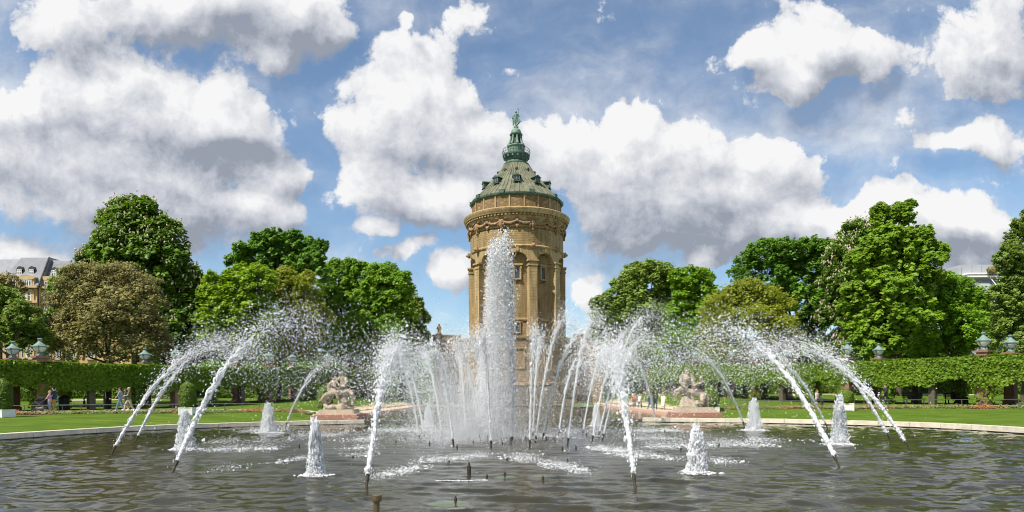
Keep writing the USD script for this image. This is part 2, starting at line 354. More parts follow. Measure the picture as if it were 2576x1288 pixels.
# beyond the park: one sheet to the horizon, its inner edge on the lawn's rim
rim = np.array([(-72, -6), (70.8, -6), (70.8, 124.8), (-72, 124.8)])
_n = 60
def ring_pts(c):
    out = []
    for a, b in zip(c, np.roll(c, -1, 0)): out.append(a + (b - a) * np.arange(_n)[:, None] / _n)
    return np.vstack(out)
ri, ro = ring_pts(rim - [(0.4, 0.4), (-0.4, 0.4), (-0.4, -0.4), (0.4, -0.4)]), ring_pts(np.array(_far_outer, float))
k = len(ri)
v = np.vstack([np.column_stack([ro, np.full(k, 0.9)]), np.column_stack([ri, ground_z(ri[:, 0], ri[:, 1]) - 0.03])])
put(None, 'ground', (v, [[i, (i + 1) % k, k + (i + 1) % k, k + i] for i in range(k)]), M('far_ground', (0.07, 0.10, 0.03), (0.12, 0.12, 0.06), 0.9, 0.02), True, kind='structure')

# plaza and paths: sheets just over the ground
def strip(line, w0, w1, lift, step=0.6):
    """a band along a line, from w0 to w1 to its left"""
    p = dense(line, step); t = np.gradient(p, axis=0); t /= np.linalg.norm(t, axis=1)[:, None]; nrm = np.stack([-t[:, 1], t[:, 0]], -1)
    ks = np.linspace(w0, w1, max(2, int(abs(w1 - w0) / 0.7) + 1)); rows = [p + nrm * k_ for k_ in ks]
    v = np.vstack(rows); v = np.column_stack([v, ground_z(v[:, 0], v[:, 1]) + lift]); n = len(p)
    return tm((v, [[r * n + i, r * n + i + 1, (r + 1) * n + i + 1, (r + 1) * n + i] for r in range(len(ks) - 1) for i in range(n - 1)]))
for s in (-1, 1):
    b = BED[BED[:, 0] * s > 12]; b = b[np.argsort(b[:, 0])]
    put(None, 'gravel_path', strip(b, 0.95, 4.2, 0.012), GRAVEL, True, kind='structure')
put(None, 'plaza', ground_mesh(np.empty((0, 2)), 1.0, (-20, 55, 20.5, 120), lambda c: (np.abs(c[:, 0]) > UX + 1.1) & (np.abs(c[:, 0]) < 17.5), 0.012), M('plaza_sand', (0.50, 0.40, 0.29), (0.40, 0.31, 0.22), 0.95, 3.0, 8.0), True, kind='structure')
put(None, 'park_path', strip(np.array([(-75, 74.), (-45, 79), (-31, 86)]), 0, 3.2, 0.012), GRAVEL, True, kind='structure')
put(None, 'park_path', strip(np.array([(31, 86.), (45, 79), (75, 74)]), 0, 3.2, 0.012), GRAVEL, True, kind='structure')

# ------------------------------------------------------------------ pool: floor, water, kerb
FLOOR = M('pool_floor', (0.085, 0.072, 0.046), (0.045, 0.040, 0.025), 0.9, 0.9, 7.0)
put(None, 'pool_floor', trimesh.Trimesh(np.vstack([[[0, 22, -0.5]], np.column_stack([POOL * 1.0, np.full(len(POOL), -0.5)])]), [[0, (i + 1) % len(POOL) + 1, i + 1] for i in range(len(POOL))], process=False), FLOOR, kind='structure')
def wave_height(x, y):
    """ripples: short and choppy, calmer by the kerb on the left, long tails from the right"""
    h = 0
    r = np.random.default_rng(3)
    for i in range(40):
        wl = 0.30 * (4.4 ** r.random()); th = math.pi / 2 + r.normal(0.0, 0.62)
        kx, ky = math.cos(th) * 2 * math.pi / wl, math.sin(th) * 2 * math.pi / wl
        h = h + 0.0058 * wl ** 0.95 * np.sin(kx * x + ky * y + r.random() * 6.28 + 0.9 * np.sin(0.31 * x * r.normal() + 0.27 * y * r.normal() + 3 * r.random()))
    return h
# the water: a sheet of ripples, finer where it is near
_rows = [9.0]
while _rows[-1] < 47.6: _rows.append(_rows[-1] + max(0.045, 0.0000062 * 1.0 * _rows[-1] ** 2 * 46))
ys = np.concatenate([np.linspace(-1.2, 8.7, 12), _rows]); 
us = np.linspace(-1, 1, 560)
WX = np.abs(us)[None, :] ** 1.0 * np.sign(us)[None, :] * 24.6
X_, Y_ = np.broadcast_to(WX, (len(ys), len(us))), np.broadcast_to(ys[:, None], (len(ys), len(us)))
Z_ = wave_height(X_, Y_) * (1 - .45 * np.exp(-((X_ + .5) ** 2 + (Y_ - 28) ** 2) / 110)) * np.clip((Y_ - 6) / 3, 0.1, 1)
ins = shapely.contains(POOL_POLY.buffer(0.12), shapely.points(np.stack([X_, Y_], -1)))
nr, nc = X_.shape
q = (np.arange(nr - 1)[:, None] * nc + np.arange(nc - 1)[None]).ravel(); q = np.stack([q, q + 1, q + nc + 1, q + nc], -1)
q = q[ins.ravel()[q].all(1)]
WATER = usdkit.material(stage, '/World/Looks/water', {
    'g': ('geometry', {}), 'm1': ('mapping', {'scale': (1.0, 1.35, 1.0)}), 'n1': ('noise_texture', {'scale': 5.5, 'detail': 3.0, 'roughness': 0.5, 'distortion': 0.4}), 'b1': ('bump', {'strength': 0.22, 'distance': 0.03}),
    'ct': ('vector_math', {'math_type': 'distance', 'vector2': (-0.5, 28.0, 0.0)}), 'cm': ('map_range', {'range_type': 'smoothstep', 'from_min': 9.0, 'from_max': 17.0, 'to_min': 0.25, 'to_max': 0.03, 'clamp': True}),
    'fr': ('fresnel', {'IOR': 1.33}), 'gl': ('glossy_bsdf', {'color': (1, 1, 1), 'roughness': 0.03}), 'tr': ('transparent_bsdf', {'color': (0.60, 0.60, 0.42)}),
    'df': ('diffuse_bsdf', {'color': (0.060, 0.056, 0.036)}), 'mu': ('mix_closure', {'fac': 0.30}), 'mx': ('mix_closure', {})},
    [('g.position', 'm1.vector'), ('m1.vector', 'n1.vector'), ('n1.fac', 'b1.height'), ('b1.normal', 'gl.normal'), ('b1.normal', 'fr.normal'), ('g.position', 'ct.vector1'), ('ct.value', 'cm.value'), ('cm.result', 'gl.roughness'),
     ('tr.BSDF', 'mu.closure1'), ('df.BSDF', 'mu.closure2'), ('fr.fac', 'mx.fac'), ('mu.closure', 'mx.closure1'), ('gl.BSDF', 'mx.closure2')], surface='mx.closure')
wm = tm((np.stack([X_, Y_, Z_], -1).reshape(-1, 3), q)); wm.remove_unreferenced_vertices()
put(None, 'pool_water', wm, WATER, True, kind='structure')

KERB = M('kerb_stone', (0.60, 0.54, 0.42), (0.38, 0.34, 0.26), 0.85, 2.5, 8.0, bump=0.2)
WETKERB = M('wet_kerb', (0.10, 0.09, 0.065), (0.05, 0.05, 0.035), 0.5, 2.0)
def offset_curve(curve, d):
    t = np.roll(curve, -1, 0) - np.roll(curve, 1, 0); t /= np.linalg.norm(t, axis=1)[:, None]
    n = np.stack([t[:, 1], -t[:, 0]], -1)
    if ((curve + n - curve.mean(0)) ** 2).sum() < ((curve - n - curve.mean(0)) ** 2).sum(): n = -n
    return curve + n * d
KI, KO = offset_curve(POOL, -0.05), offset_curve(POOL, 0.42)
put(None, 'pool_wall', (np.vstack([np.column_stack([POOL, np.full(len(POOL), -0.55)]), np.column_stack([POOL, np.full(len(POOL), 0.06)])]), [[i, (i + 1) % len(POOL), len(POOL) + (i + 1) % len(POOL), len(POOL) + i] for i in range(len(POOL))]), WETKERB, kind='structure')
kerb = fresh('/World', 'pool_kerb'); UsdGeom.Xform.Define(stage, kerb); tag(kerb, kind='structure')
step_ = 3
for i in range(0, len(POOL) - step_ + 1, step_):
    j = np.arange(i, i + step_ + 1) % len(POOL); mid = POOL[j].mean(0)
    if mid[1] > 45 and abs(mid[0]) < 11: continue
    a, b = KI[j].copy(), KO[j].copy()
    for c_e in (a, b):
        c_e[0] += (c_e[1] - c_e[0]) * 0.02; c_e[-1] += (c_e[-2] - c_e[-1]) * 0.02
    n = len(j); zt = 0.29 + 0.006 * math.sin(i * 1.7)
    v = np.vstack([np.column_stack([a, np.full(n, 0.05)]), np.column_stack([a, np.full(n, zt)]), np.column_stack([b, np.full(n, zt + .01)]), np.column_stack([b, np.full(n, 0.05)])])
    f = [[r * n + t, r * n + t + 1, (r + 1) * n + t + 1, (r + 1) * n + t] for r in range(3) for t in range(n - 1)] + [[0, n, 2 * n, 3 * n], [n - 1, 4 * n - 1, 3 * n - 1, 2 * n - 1]]
    m = tm((v, f)); m.fix_normals(); put(kerb, 'kerb_stone', m, KERB)

# ------------------------------------------------------------------ the upper basin with its pink kerbs, the lip and the cascade
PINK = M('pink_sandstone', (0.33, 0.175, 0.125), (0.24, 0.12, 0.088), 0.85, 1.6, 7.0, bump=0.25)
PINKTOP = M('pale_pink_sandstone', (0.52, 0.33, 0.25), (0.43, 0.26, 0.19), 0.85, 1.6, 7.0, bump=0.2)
put(None, 'upper_water', box((0, (UY0 + UY1) / 2, 0.0), (2 * UX, UY1 - UY0, 0.36)), WATER, kind='structure')
lip = fresh('/World', 'basin_lip'); UsdGeom.Xform.Define(stage, lip); tag(lip, kind='structure')
for i in range(10): put(lip, 'lip_stone', box((-9.9 + 2.2 * i, 46.45, -0.16), (2.17, 0.8, 0.68)), WETKERB)
for s in (-1, 1):
    side = fresh('/World', 'basin_kerb'); UsdGeom.Xform.Define(stage, side); tag(side, kind='structure')
    y = 49.2
    while y < UY1:
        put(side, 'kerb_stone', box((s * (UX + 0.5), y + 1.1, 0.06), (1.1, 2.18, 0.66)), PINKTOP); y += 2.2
STONE_WET = M('wet_sandstone', (0.16, 0.13, 0.09), (0.085, 0.075, 0.055), 0.55, 1.2, 7.0)
casc = thing('water_cascade', 'stepped stone cascade with water running down to the basin before the tower', 'cascade', loc=(1.0, 0, 0))
for i in range(11):
    put(casc, 'cascade_step', box((0, 93.0 + i * 2.1 + 1.0, 0.1 + (0.35 + i * 0.3) / 2), (15.0 - i * 0.25, 2.16, 0.35 + i * 0.3)), STONE_WET)
# ------------------------------------------------------------------ the water tower
SAND = M('tower_sandstone', (0.50, 0.355, 0.165), (0.38, 0.265, 0.118), 0.9, 0.8, 8.0, island=0.32, bump=0.3, bscale=5.0, streak=0.34)
SAND2 = M('tower_dressed_stone', (0.50, 0.365, 0.18), (0.38, 0.27, 0.13), 0.9, 0.7, 8.0, island=0.16, bump=0.3, bscale=4.0, streak=0.40)
MORTAR = M('tower_joints', (0.19, 0.125, 0.065), (0.15, 0.10, 0.05), 0.95, 2.0)
CARVED = M('carved_sandstone', (0.38, 0.235, 0.12), (0.15, 0.095, 0.05), 0.9, 2.0, 8.0, bump=0.5, bscale=6.0)
COPPER = M('weathered_copper_roof', (0.27, 0.275, 0.17), (0.12, 0.12, 0.078), 0.7, 0.8, 10.0, island=0.3, streak=0.35)
VERD = M('green_copper', (0.085, 0.15, 0.11), (0.03, 0.05, 0.04), 0.65, 1.4, 8.0)
VERD2 = M('bright_green_copper', (0.17, 0.27, 0.20), (0.07, 0.12, 0.088), 0.65, 1.8, 8.0)
DARKMETAL = M('dark_metal', (0.03, 0.035, 0.03), (0.05, 0.055, 0.045), 0.6, 3.0)
PANE = M('dark_window_glass', (0.05, 0.065, 0.085), rough=0.08, spec=0.6)
TX, TY, TB = 1.15, 134.0, 11.6          # the axis, and the level the shaft stands on
tower = thing('water_tower', 'tall round sandstone water tower with green copper roof and a statue on top', 'tower', loc=(TX, TY, 0))
def A(deg):  # bearing from the side towards the camera, to the right
    return math.radians(deg) - math.pi / 2
def slab(a0, a1, z0, z1, r0, r1, n=2):
    """a curved block between two bearings"""
    th = np.linspace(a0, a1, n + 1); cs, sn = np.cos(th), np.sin(th); k = n + 1
    v = np.vstack([np.column_stack([cs * r, sn * r, np.full(k, z)]) for r, z in ((r0, z0), (r1, z0), (r1, z1), (r0, z1))])
    f = [[e * k + i, e * k + i + 1, ((e + 1) % 4) * k + i + 1, ((e + 1) % 4) * k + i] for e in range(4) for i in range(n)]
    m = tm((v, f + [[0, k, 2 * k, 3 * k], [k - 1, 4 * k - 1, 3 * k - 1, 2 * k - 1]])); 
    m.fix_normals() if m.volume < 0 else None
    return m
BAYS, HALF = 10, 18.0
RW, RP, RU = 8.25, 9.62, 9.28           # recessed wall, pilaster face, upper wall
PW = 6.1                                # half the bearing of a pilaster
SPRING, CROWN, STRING = 27.15, 28.55, 29.7
def arch_z(d):  # lower edge of the arch at d degrees from the middle of the bay
    x = np.clip(np.abs(d) / (HALF - PW), 0, 1); return SPRING + (CROWN - SPRING) * np.sqrt(1 - x ** 2)
put(tower, 'core_wall', [revolve([(RW - .06, TB), (RW - .06, 29.0)], 90), revolve([(RU - .05, 28.5), (RU - .05, 33.6)], 120)], MORTAR, 40)
# spandrels over the arches, with soffits
for b in range(BAYS):
    c = 36.0 * b; ds = np.linspace(-HALF, HALF, 31); th = np.radians(c + ds) - math.pi / 2; zb = np.where(np.abs(ds) < HALF - PW + .05, arch_z(ds), SPRING)
    cs, sn = np.cos(th), np.sin(th); k = len(ds)
    v = np.vstack([np.column_stack([cs * RU, sn * RU, np.full(k, STRING)]), np.column_stack([cs * RU, sn * RU, zb]), np.column_stack([cs * (RW - .1), sn * (RW - .1), zb])])
    f = [[e * k + i, (e + 1) * k + i, (e + 1) * k + i + 1, e * k + i + 1] for e in range(2) for i in range(k - 1)]
    put(tower, 'spandrel', (v, f), SAND2)
    # voussoirs
    for i in range(-6, 7):
        d0, d1 = i * (HALF - PW) / 6.5 - .85, i * (HALF - PW) / 6.5 + .85
        if abs(i) % 1 == 0 and b in (0, 1, 2, 8, 9) and abs(i) < 6:
            z = float(arch_z((d0 + d1) / 2)); put(tower, 'arch_stone', slab(A(c + d0), A(c + d1), z + 0.02, z + 0.78, RU - .02, RU + (0.16 if i == 0 else 0.07), 1), SAND2)
# coursed stones
def courses(r, z0, z1, h, w, span, keep, mat_out):
    out = []; row = 0; z = z0
    while z + h <= z1 + 1e-6:
        da = math.degrees(w / r); d = span[0] + (row % 2) * da / 2 - da
        while d < span[1]:
            a, e = max(d, span[0]), min(d + da * rng.uniform(0.8, 1.15), span[1]); 
            if e - a > da * .15 and keep((a + e) / 2, z, z + h): out.append(((a + e) / 2, z, slab(A(a + .05), A(e - .05), z + .018, z + h - .018, r - .05, r + rng.uniform(0.0, .035), 1)))
            d = e if e > d else d + da
        z += h; row += 1
    return out
blocks = courses(RU, STRING + .25, 33.3, 0.34, 1.05, (-95, 95), lambda d, a, z: True, SAND)
bay_blocks = []
for c in (-72, -36, 0, 36, 72):
    bay_blocks += courses(RW, 16.4, 28.4, 0.36, 1.05, (c - HALF + PW - 2, c + HALF - PW + 2), lambda d, a, z, c=c: z < arch_z(d - c) + .2 and not (abs(d - c) < 3.6 and a < 26.4 and z > 23.2), SAND)
    bay_blocks += courses(RW, TB + .6, 15.7, 0.40, 1.2, (c - HALF + PW - 2, c + HALF - PW + 2), lambda d, a, z, c=c: not (abs(d - c) < 2.7 and a < 15.4 and z > 13.3), SAND)
allb = [b[2] for b in sorted(blocks + bay_blocks, key=lambda b: abs(b[0] - 14) + 0.8 * abs(b[1] - 30))]
for m in allb[:290]: put(tower, 'wall_stone', m, SAND)
put(tower, 'wall_stones', allb[290:], SAND, kind='stuff')
for b in range(BAYS):
    c = 36.0 * b + HALF; a = math.radians(c) - math.pi / 2; R = trimesh.transformations.rotation_matrix(a, (0, 0, 1))
    def loc(m): m = m.copy(); m.apply_transform(R); return m
    w = 2 * RP * math.sin(math.radians(PW)) - .5
    pil = put(tower, 'pilaster', loc(box(((RW + RP) / 2 - .1, 0, (13.2 + 26.0) / 2), (RP - RW + .2, w, 26.0 - 13.2))), MORTAR)
    if b in (8, 9, 0, 1, 2, 7):
        for i in range(22):
            zc = 13.22 + i * 0.58
            if i % 2: parts = [(0, w)]
            else: parts = [(-w / 4 - .02, w / 2 - .03), (w / 4 + .02, w / 2 - .03)]
            for y0, ww in parts: put(pil, 'pilaster_stone', loc(box(((RW + RP) / 2 - .06 + rng.uniform(0, .02), y0, zc + .28), (RP - RW + .2, ww + .02, 0.55))), SAND2)
    cap = [box(((RW + RP) / 2 - .05, 0, 26.15), (RP - RW + .42, w + .3, .3)), box(((RW + RP) / 2 - .05, 0, 26.58), (RP - RW + .12, w + .06, .56)), box(((RW + RP) / 2 - .02, 0, 27.0), (RP - RW + .6, w + .55, .3))]
    put(tower, 'capital', [loc(x) for x in cap], SAND2)
    put(tower, 'pilaster_foot', loc(box(((RW + RP) / 2, 0, (TB + 13.2) / 2), (RP - RW + .5, w + .5, 13.2 - TB))), SAND2)
    lion = union([ball((RU + .35, 0, STRING + .12), .42, 12), ball((RU + .72, 0, STRING + .02), .27, 10), ball((RU + .4, .3, STRING + .42), .16, 8), ball((RU + .4, -.3, STRING + .42), .16, 8), bone((RU, 0, STRING), .45, (RU + .3, 0, STRING), .5)])
    put(tower, 'water_spout', loc(tm(lion)), CARVED, 60)
put(tower, 'string_course', revolve([(RU, STRING - .22), (RU + .22, STRING - .12), (RU + .28, STRING + .1), (RU + .12, STRING + .22), (RU, STRING + .3)], 120), SAND2, 40)
put(tower, 'recess_moulding', revolve([(RW, 15.7), (RW + .2, 15.85), (RW + .22, 16.1), (RW, 16.35)], 90), SAND2, 40)
put(tower, 'base_plinth', revolve([(10.4, TB - 1.2), (10.4, TB + .05), (10.15, TB + .3), (RW, TB + .62)], 90), SAND2, 30)
for b in range(BAYS):
    c = 36.0 * b; R = trimesh.transformations.rotation_matrix(math.radians(c) - math.pi / 2, (0, 0, 1))
    def loc(m): m = m.copy(); m.apply_transform(R); return m
    w = put(tower, 'window', loc(box((RW - .02, 0, 24.85), (.14, .86, 2.1))), PANE)
    put(w, 'window_frame', [loc(x) for x in (box((RW + .1, -.58, 24.8), (.4, .3, 2.5)), box((RW + .1, .58, 24.8), (.4, .3, 2.5)), box((RW + .2, 0, 26.35), (.62, 2.0, .3)), box((RW + .12, 0, 26.08), (.4, 1.5, .26)), box((RW + .16, -.7, 25.8), (.5, .22, .55)), box((RW + .16, .7, 25.8), (.5, .22, .55)), box((RW + .15, 0, 23.62), (.5, 1.5, .24)))], SAND2)
    put(w, 'window_bar', [loc(x) for x in (box((RW + .07, 0, 24.85), (.05, .07, 2.1)), box((RW + .072, 0, 24.5), (.05, .86, .07)), box((RW + .074, 0, 25.2), (.05, .86, .07)))], DARKMETAL)
    w = put(tower, 'small_window', loc(box((RW - .02, 0, 14.5), (.14, .72, 1.75))), PANE)
    put(w, 'window_frame', [loc(x) for x in (box((RW + .06, -.48, 14.5), (.3, .24, 2.0)), box((RW + .06, .48, 14.5), (.3, .24, 2.0)), box((RW + .09, 0, 15.5), (.35, 1.3, .26)), box((RW + .09, 0, 13.5), (.4, 1.3, .22)))], SAND2)
    put(tower, 'bay_bracket', loc(box((RU + .12, 0, 29.1), (.3, .5, .75))), SAND2)
# frieze, cornice, drum
put(tower, 'frieze', revolve([(RU, 33.3), (RU + .14, 33.42), (RU + .1, 33.75), (RU - .05, 33.8), (RU + .05, 34.5), (9.62, 35.0), (9.9, 35.35)], 120), SAND2, 40)
put(tower, 'cornice', revolve([(9.9, 35.3), (9.95, 35.72), (10.35, 35.76), (10.42, 36.0), (10.62, 36.3), (10.66, 36.62), (10.3, 36.85), (8.9, 37.1)], 120), SAND2, 35)
for i in range(90):
    if -100 < (i * 4 + 180) % 360 - 180 < 100: put(tower, 'dentil', slab(A(i * 4 - 1.05), A(i * 4 + 1.05), 35.38, 35.73, 9.85, 10.22, 1), SAND2)
put(tower, 'drum', revolve([(8.84, 37.0), (8.84, 39.45)], 120), MORTAR, 40)
for m in courses(8.84, 37.05, 39.4, 0.39, 1.9, (-92, 92), lambda d, a, z: True, SAND): put(tower, 'drum_stone', m[2], SAND)
for b in range(BAYS):
    put(tower, 'drum_lesene', slab(A(36 * b + 18 - .9 - 9), A(36 * b + 18 + .9 - 9), 37.02, 39.5, 8.8, 8.99, 1), SAND2); put(tower, 'drum_lesene', slab(A(36 * b + 18 - .9 + 9), A(36 * b + 18 + .9 + 9), 37.02, 39.5, 8.8, 8.99, 1), SAND2)
# the ring of carvings
def putto(flip):
    f = -1 if flip else 1
    return [*chain([(0, .33 * f, 0), (.1, .30 * f, .55), (.18, .27 * f, 1.0)], [.27, .3, .26], 8), ball((.34, .22 * f, 1.42), .27, 8), *chain([(.1, .3 * f, 0), (.42, .5 * f, -.25), (.2, .6 * f, -.8)], [.22, .18, .11], 8), *chain([(.1, .3 * f, 0), (.4, .1 * f, -.35), (.25, .18 * f, -.95)], [.22, .17, .1], 8),
            *chain([(.25, .5 * f, .95), (.45, .85 * f, .8), (.4, 1.15 * f, .95)], [.16, .13, .09], 8), *chain([(.25, .1 * f, .95), (.5, -.1 * f, 1.15), (.45, -.2 * f, 1.5)], [.16, .12, .09], 8), bone((-.1, .55 * f, .9), .1, (.0, .95 * f, 1.5), .05, 8)]
pair = tm(union(putto(False) + putto(True) + [bone((0, 0, -.9), .25, (.12, 0, .3), .55), ball((.2, 0, -.2), .42, 10), ball((.15, 0, -1.1), .3, 8)]))
ring = trimesh.util.concatenate([tube([(0.16, math.cos(t) * .66, math.sin(t) * .72) for t in np.linspace(0, 2 * math.pi, 25)], .17, 8, False)])
crest = tm(union([ball((.25, 0, 1.0), .42, 10), ball((.5, 0, .95), .2, 8), bone((.1, -.5, .75), .16, (.25, 0, 1.15), .2), bone((.1, .5, .75), .16, (.25, 0, 1.15), .2), bone((.1, 0, -.75), .3, (.25, 0, -1.15), .16), bone((.12, -.5, -.6), .13, (.25, 0, -.95), .2), bone((.12, .5, -.6), .13, (.25, 0, -.95), .2), ball((.15, 0, 1.45), .26, 8)]))
swag_pts = [(.22, y, .35 - .75 * math.cos(y / 2.0 * math.pi / 2)) for y in np.linspace(-1.65, 1.65, 13)]
swag = union([ball(p, .2 + .1 * math.cos(p[1] / 1.65 * 1.4) + .04 * (i % 2), 8) for i, p in enumerate(swag_pts)] + chain(swag_pts, [.17] * 13, 8)); swag = tm(swag)
for b in range(BAYS):
    for kind, off in (('putti_pair', HALF), ('oculus', 0), ('swag', 9), ('swag', -9)):
        R = trimesh.transformations.rotation_matrix(math.radians(36 * b + off) - math.pi / 2, (0, 0, 1)); T = trimesh.transformations.translation_matrix((RU + (.05 if kind != 'swag' else .1), 0, 34.3 - (.35 if kind == 'putti_pair' else 0)))
        def at(m): m = m.copy(); m.apply_transform(R @ T); return m
        if kind == 'putti_pair': put(tower, 'putti_pair', at(pair), CARVED, 50)
        elif kind == 'swag': put(tower, 'garland', at(swag), CARVED, 50)
        else:
            o = put(tower, 'round_window', at(trimesh.creation.cylinder(.62, .1, sections=28, transform=trimesh.transformations.rotation_matrix(math.pi / 2, (0, 1, 0)) @ trimesh.transformations.translation_matrix((0, 0, .1)))), PANE)
            put(o, 'carved_ring', at(ring), CARVED, 50); put(o, 'crest', at(crest), CARVED, 50)
# copper roof
roof_prof = [(9.3, 39.62), (9.2, 39.95), (6.9, 42.15), (6.15, 43.2), (4.65, 44.75), (3.6, 46.05), (2.5, 47.8), (2.3, 47.95)]
put(tower, 'eaves_gutter', revolve([(8.84, 39.44), (9.02, 39.46), (9.22, 39.6), (9.28, 39.84), (9.12, 39.96), (8.9, 39.95)], 120), VERD, 35)
roof = put(tower, 'roof', revolve(roof_prof[1:], 120), COPPER, 30)
rr, rz = np.array(roof_prof[1:])[:, 0], np.array(roof_prof[1:])[:, 1]
for i in range(60):
    a = A(i * 6 + 3); zz = np.linspace(40.0, 47.85, 9); r = np.interp(zz, rz, rr)
    if -110 < (i * 6 + 3 + 180) % 360 - 180 < 110: put(roof, 'standing_seam', tube(np.column_stack([np.cos(a) * (r + .03), np.sin(a) * (r + .03), zz]), .075 if i % 3 else .12, 4), COPPER)
for b in range(BAYS):
    put(tower, 'gutter_block', slab(A(36 * b + 18 - 3), A(36 * b + 18 + 3), 39.75, 40.45, 8.9, 9.42, 2), VERD)
    R = trimesh.transformations.rotation_matrix(math.radians(36 * b) - math.pi / 2, (0, 0, 1))
    def at(m): m = m.copy(); m.apply_transform(R); return m
    z0, r0 = 42.6, 6.6
    d = put(tower, 'dormer', at(trimesh.util.concatenate([box((r0 - .32, 0, z0 + .52), (1.2, 1.05, 1.0)), box((r0 + .3, 0, z0 - .02), (.35, 1.5, .12))])), VERD)
    prism = trimesh.Trimesh([(r0 + .45, -.8, z0 + 1.06), (r0 + .45, .8, z0 + 1.06), (r0 + .45, 0, z0 + 1.55), (r0 - 1.3, -.8, z0 + 1.06), (r0 - 1.3, .8, z0 + 1.06), (r0 - 1.3, 0, z0 + 1.55)], [[0, 1, 2], [3, 5, 4], [0, 2, 5], [0, 5, 3], [1, 4, 5], [1, 5, 2], [0, 3, 4], [0, 4, 1]])
    put(d, 'dormer_roof', [at(prism), at(box((r0 - .35, 0, z0 + 1.08), (1.6, 1.7, .10)))], VERD)
    put(d, 'pane', [at(box((r0 + .31, -.27, z0 + .6), (.04, .42, .75))), at(box((r0 + .31, .27, z0 + .6), (.04, .42, .75)))], PANE)
    put(d, 'window_frame', [at(box((r0 + .33, y, z0 + .6), (.07, .1, .85))) for y in (-.54, 0, .54)], VERD2)
    r1, z1 = 3.55, 46.0
    h = tm(union([bone((r1 - .1, 0, z1), .34, (r1 + .12, 0, z1 + .06), .32, 14)])); v_ = put(tower, 'roof_vent', at(h), VERD, 40)
    put(v_, 'opening', at(trimesh.creation.cylinder(.22, .1, sections=14, transform=trimesh.transformations.translation_matrix((r1 + .42, 0, z1 + .05)) @ trimesh.transformations.rotation_matrix(math.pi / 2, (0, 1, 0)))), DARKMETAL)
# lantern
put(tower, 'lantern_neck', revolve([(2.55, 47.75), (2.62, 47.95), (2.4, 48.1), (2.05, 48.5), (2.0, 48.6), (2.3, 48.95), (2.55, 49.5), (2.72, 49.55), (2.75, 49.85), (2.6, 49.95), (1.6, 50.0)], 60), VERD, 30)
for i in range(16):
    a = A(i * 22.5 + 6); put(tower, 'gallery_bracket', box((math.cos(a) * 2.42, math.sin(a) * 2.42, 49.3), (.45, .3, .34), a), VERD2)
put(tower, 'lantern_drum', revolve([(1.62, 49.95), (1.62, 51.4), (1.82, 51.5), (1.82, 51.66), (1.6, 51.85)], 60), VERD2, 30)
for i in range(12):
    a = A(i * 30 + 8); put(tower, 'drum_panel', box((math.cos(a) * 1.63, math.sin(a) * 1.63, 50.7), (.08, .22, 1.35), a), VERD2)
rail = put(tower, 'gallery_railing', [tube([(math.cos(t) * 2.68, math.sin(t) * 2.68, z) for t in np.linspace(0, 2 * math.pi, 41)], .035, 5, False) for z in (50.35, 50.95)], DARKMETAL)
for i in range(28):
    a = A(i * 360 / 28); put(rail, 'baluster', tube([(math.cos(a) * 2.62, math.sin(a) * 2.62, 49.95), (math.cos(a) * 2.86, math.sin(a) * 2.86, 50.35), (math.cos(a) * 2.68, math.sin(a) * 2.68, 50.95)], .03, 4), DARKMETAL)
put(tower, 'lantern_core', revolve([(1.15, 51.7), (.8, 53.9)], 40), DARKMETAL, 30)
for i in range(8):
    a = A(i * 45 + 10); put(tower, 'lantern_column', tube([(math.cos(a) * r, math.sin(a) * r, z) for r, z in ((1.62, 51.75), (1.42, 52.1), (1.2, 52.6), (1.05, 53.2), (.98, 53.75))], [.3, .25, .21, .2, .24], 8), VERD2, 40)
put(tower, 'lantern_cornice', revolve([(.9, 53.7), (1.1, 53.75), (1.28, 53.9), (1.3, 54.1), (1.05, 54.25)], 48), VERD, 30)
put(tower, 'lantern_dome', revolve([(1.05, 54.2), (1.02, 54.6), (.85, 55.0), (.55, 55.25), (.36, 55.35), (.4, 55.55), (.36, 55.62), (0.01, 55.62)], 40), VERD2, 40)
fig = union([*chain([(.12, 0, 56.0), (.16, -.03, 56.75), (.1, 0, 57.45)], [.14, .2, .26], 8), *chain([(-.14, 0, 55.75), (-.16, -.08, 56.6), (-.08, 0, 57.45)], [.12, .19, .26], 8), bone((0, 0, 57.4), .3, (.03, 0, 58.1), .36), ball((.0, -.06, 58.62), .23, 10), bone((.02, 0, 58.2), .16, (0, -.04, 58.5), .13),
    *chain([(.36, 0, 58.15), (.62, -.1, 57.75), (.5, -.3, 57.4)], [.14, .12, .09], 8), *chain([(-.32, 0, 58.15), (-.55, -.05, 57.7), (-.75, -.1, 57.35)], [.14, .12, .09], 8), *chain([(-.55, .05, 57.3), (-.5, .1, 56.6), (-.6, .05, 56.0)], [.16, .2, .1], 8),
    *chain([(-.2, 0, 55.75), (.2, -.1, 56.05), (.65, -.05, 56.55), (.8, 0, 56.85)], [.2, .2, .14, .06], 8), bone((.8, 0, 56.85), .07, (1.05, 0, 56.65), .04, 8), bone((.8, 0, 56.85), .07, (.72, 0, 57.2), .04, 8), bone((-.3, 0, 55.62), .22, (.3, 0, 55.62), .22)])
put(tower, 'roof_statue', tm(fig), VERD2, 50)
put(tower, 'trident', [tube([(.5, -.3, 56.3), (.5, -.3, 57.4), (.55, -.3, 58.9)], .05, 5), tube([(.25, -.3, 59.3), (.32, -.3, 58.95), (.8, -.3, 59.0), (.85, -.3, 59.35)], .035, 5), tube([(.55, -.3, 58.9), (.56, -.3, 59.45)], .035, 5)], VERD)

